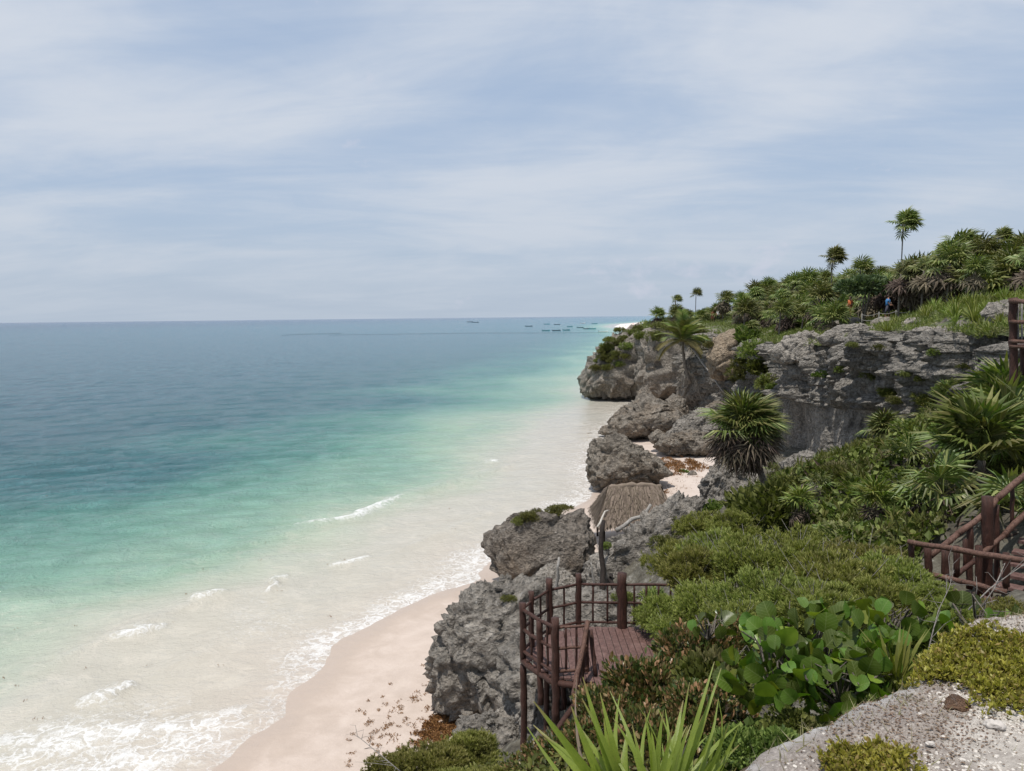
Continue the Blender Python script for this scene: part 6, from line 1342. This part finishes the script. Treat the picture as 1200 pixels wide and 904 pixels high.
# far shore: trees one can tell apart, then the mass behind, huts and bathers
FT = bush_mesh('crown', mat_leaf('far_green', [(.04, .07, .035), (.07, .10, .05), (.10, .13, .07)], .6, .1), 1300, DI, .26, 501, (1, 1, .8), .5)
for i, (px, Y, s, h) in enumerate([(769, 620, 3.6, 3), (775, 600, 4.2, 4), (781, 590, 4.8, 4.5), (788, 560, 4.2, 5), (795, 540, 4.5, 5), (763, 700, 2.8, 2.5), (802, 500, 4.5, 5), (784, 480, 3.4, 3)]):
    X = Y * (px - 600) / FPX; z = 1.8; t = thing('shore_tree', (X, Y, z), ['tree leaning over the far beach, seaward end', 'bushy tree second along the far beach', 'taller tree third along the far beach', 'tree behind the far beach umbrellas', 'rounded tree further inland behind the far beach', 'low bush nearest the water at the far beach', 'tree just showing over the headland scrub', 'small tree in front of the far beach trees'][i], 'tree', 'trees behind the far beach'); c = obj('crown', FT, t, loc=(0, 0, h)); c.scale = (s * 1.3, s, s); q = obj('trunk', TRK if 'TRK' in globals() else None, t) if 0 else None
    V, F = tube([(0, 0, -1), (.2, 0, h)], [.35, .2], 7); obj('trunk', mesh_data('trunk', V, F, G_BARK), t)
r = np.random.default_rng(8); Yt = 460 + 1700 * r.random(9000); inl = 34 + 60 * r.random(9000); X = np.interp(Yt, SHY, SHX) + inl * (1 + Yt / 2500); d = r.normal(size=(9000, 3)) * .5; d[:, 2] += .6
V, F = scatter(DI[0], DI[1], np.stack([X, Yt, 2 + 5 * r.random(9000)], 1), frames(d), 2.6 * (.6 + .8 * r.random(9000)))
obj('far_woods', mesh_data('far_woods', V, F, FT.materials[0], False), None, 'low woods behind the far beach', 'woods', None, 'stuff')
UM = MB(); V, F = tube([(0, 0, 0), (0, 0, 2.3)], .05, 6); POLE_ = mesh_data('umbrella_pole', V, F, HW); V, F = tube([(0, 0, 2.0), (0, 0, 2.25), (0, 0, 2.6)], [1.5, .8, .05], 10, False)
CANS = [mesh_data('canopy', V, F, mat_plain('canvas', c, .8)) for c in ((.5, .12, .09), (.7, .66, .6), (.10, .2, .35))]
for i, (px, py) in enumerate([(742, 381), (748, 380), (753, 380.5), (759, 379), (765, 379.5), (770, 378.5)]):
    P = G(px, py + 1.4, 1.5); t = thing('beach_umbrella', (P[0], P[1], 1.5), ['red umbrella closest to the water on the far beach', 'pale umbrella next to the red one nearest the water', 'blue umbrella on the far beach', 'red umbrella in the middle of the far beach', 'pale umbrella inland on the far beach', 'blue umbrella closest to the far trees'][i], 'umbrella', 'umbrellas on the far beach'); obj('pole', POLE_, t); obj('canopy', CANS[i % 3], t)
def tiny_mesh():
    pts = [(0, 0, .9), (0, 0, 1.4), (0, 0, 1.65), (.2, 0, 1.0), (-.2, 0, 1.0), (.1, 0, 0), (-.1, 0, 0)]
    return skinned('bather', pts, [(0, 1), (1, 2), (1, 3), (1, 4), (0, 5), (0, 6)], [.15, .16, .1, .05, .05, .07, .07], SKIN, 1)
TM = tiny_mesh()
for i, (px, py) in enumerate([(729, 381.5), (733, 382), (737, 381.5), (744, 383), (751, 384.5), (757, 383), (726, 383.5)]):
    P = G(px, py + .8, .4); o = obj('person', TM, None, 'bather standing far away on the white strip of beach', 'person', 'bathers on the far beach', None, (P[0], P[1], .3))

# ------------------------------------------------------------------ sargassum
def sargassum():
    m = mat_leaf('sargassum', [(.20, .09, .03), (.30, .15, .05), (.14, .06, .025), (.38, .20, .08)], .7, 0)
    sh = tuft(5, .14, 1.2, 9)
    def heap(name, lst, n, label, seed, size=.07):
        r = np.random.default_rng(seed); P = []
        for px, py, rx, ry, w in lst:
            c = G(px, py, .6); k = int(n * w); a = r.random(k) * 6.28; q = np.sqrt(r.random(k)); x = c[0] + np.cos(a) * q * rx; y = c[1] + np.sin(a) * q * ry; Pq = np.stack([x, y, 0 * x], 1); ok = pn(Pq, 2.2 / max(rx, .5), seed) + .15 - q * .25 > 0; P.append(Pq[ok])
        P = np.concatenate(P); P[:, 2] = beach_z(P[:, 0], P[:, 1])[0] + .02 + r.random(len(P)) * .05; d = r.normal(size=P.shape); d[:, 2] = np.abs(d[:, 2])
        V, F = scatter(sh[0], sh[1], P, frames(d), size * (.5 + r.random(len(P)))); obj(name, mesh_data(name, V, F, m, False), None, label, 'seaweed', None, 'stuff')
    heap('seaweed', [(516, 842, .5, .8, .7), (504, 852, .6, .6, .2), (535, 848, .6, .5, .3)], 5200, 'orange brown seaweed heaped at the foot of the big boulder', 3, .075)
    heap('seaweed', [(795, 541, 1.6, 3., .7), (780, 549, 1.4, 2., .3), (765, 575, 1.2, 1.2, .25), (815, 545, 1., 2., .2)], 3000, 'rust coloured seaweed patch on the cove sand', 5, .13)
    r = np.random.default_rng(2); P = []
    for k in range(75):
        px = r.normal(478, 30); py = 835 + r.normal() * 26 - (px - 470) * .35; c = G(px, py, .4); s = .03 + .06 * r.random() ** 2; kk = int(6 + 16 * s / .1); P.append(np.stack([c[0] + r.normal(size=kk) * s, c[1] + r.normal(size=kk) * s, np.zeros(kk)], 1))
    for k in range(90):
        u = r.random(); px = 760 + 75 * u + r.normal() * 8; py = 580 - 30 * u + r.normal() * 9; c = G(px, py, .5); kk = 8; P.append(np.stack([c[0] + r.normal(size=kk) * .14, c[1] + r.normal(size=kk) * .14, np.zeros(kk)], 1))
    P = np.concatenate(P); z, s = beach_z(P[:, 0], P[:, 1]); P[:, 2] = z + .015; P = P[s > 1.2]; d = r.normal(size=P.shape); V, F = scatter(sh[0], sh[1], P, frames(d), .05 * (.5 + r.random(len(P)))); obj('seaweed', mesh_data('seaweed', V, F, m, False), None, 'small scraps of seaweed scattered over the sand', 'seaweed', None, 'stuff')
    # specks of drifting weed on the shallows
    P = []
    for k in range(42):
        c = G(r.uniform(0, 560), r.uniform(560, 860), .06)
        if shore_s(np.array([c[0]]), np.array([c[1]]))[0] < -1: P.append(c[None] + r.normal(size=(5, 3)) * (.08, .06, .0))
    P = np.concatenate(P); P[:, 2] = .09; V, F = scatter(sh[0], sh[1], P, frames(r.normal(size=P.shape) * (1, 1, .2)), .04 * (.5 + r.random(len(P)))); obj('seaweed', mesh_data('seaweed', V, F, m, False), None, 'dark specks of seaweed drifting in the shallows', 'seaweed', None, 'stuff')
sargassum()

for i, (px, py, w, lb) in enumerate([(548, 838, 7, 'small grey stone at the foot of the big boulder nearest the seaweed'), (600, 846, 8, 'grey stone wedged below the deck support post'), (575, 846, 5, 'little stone left of the deck support post'), (512, 815, 5, 'small stone on the sand at the left foot of the big boulder'),
        (585, 690, 6, 'small pale stone at the foot of the blocky boulder'), (596, 694, 8, 'grey stone between the blocky and the big boulder'), (768, 568, 5, 'small stone on the sand right of the rounded water edge boulder'), (700, 572, 5, 'small stone at the left foot of the rounded water edge boulder'), (812, 556, 6, 'small grey stone on the cove sand by the sapling'), (690, 510, 5, 'tiny dark stone in the wash left of the cove boulders')]):
    P, Nn = surf(px, py, 25); w2 = w; boulder([(px - w, py + w * .3), (px - w * .8, py - w * .4), (px - w * .1, py - w * .7), (px + w * .7, py - w * .45), (px + w, py + w * .2), (px + w * .2, py + w * .5)], P[1] - .05, w * P[1] / FPX * .8, lb, 4, M_ROCK, 61 + i * 1.7, 1., 'stone')
print("done")
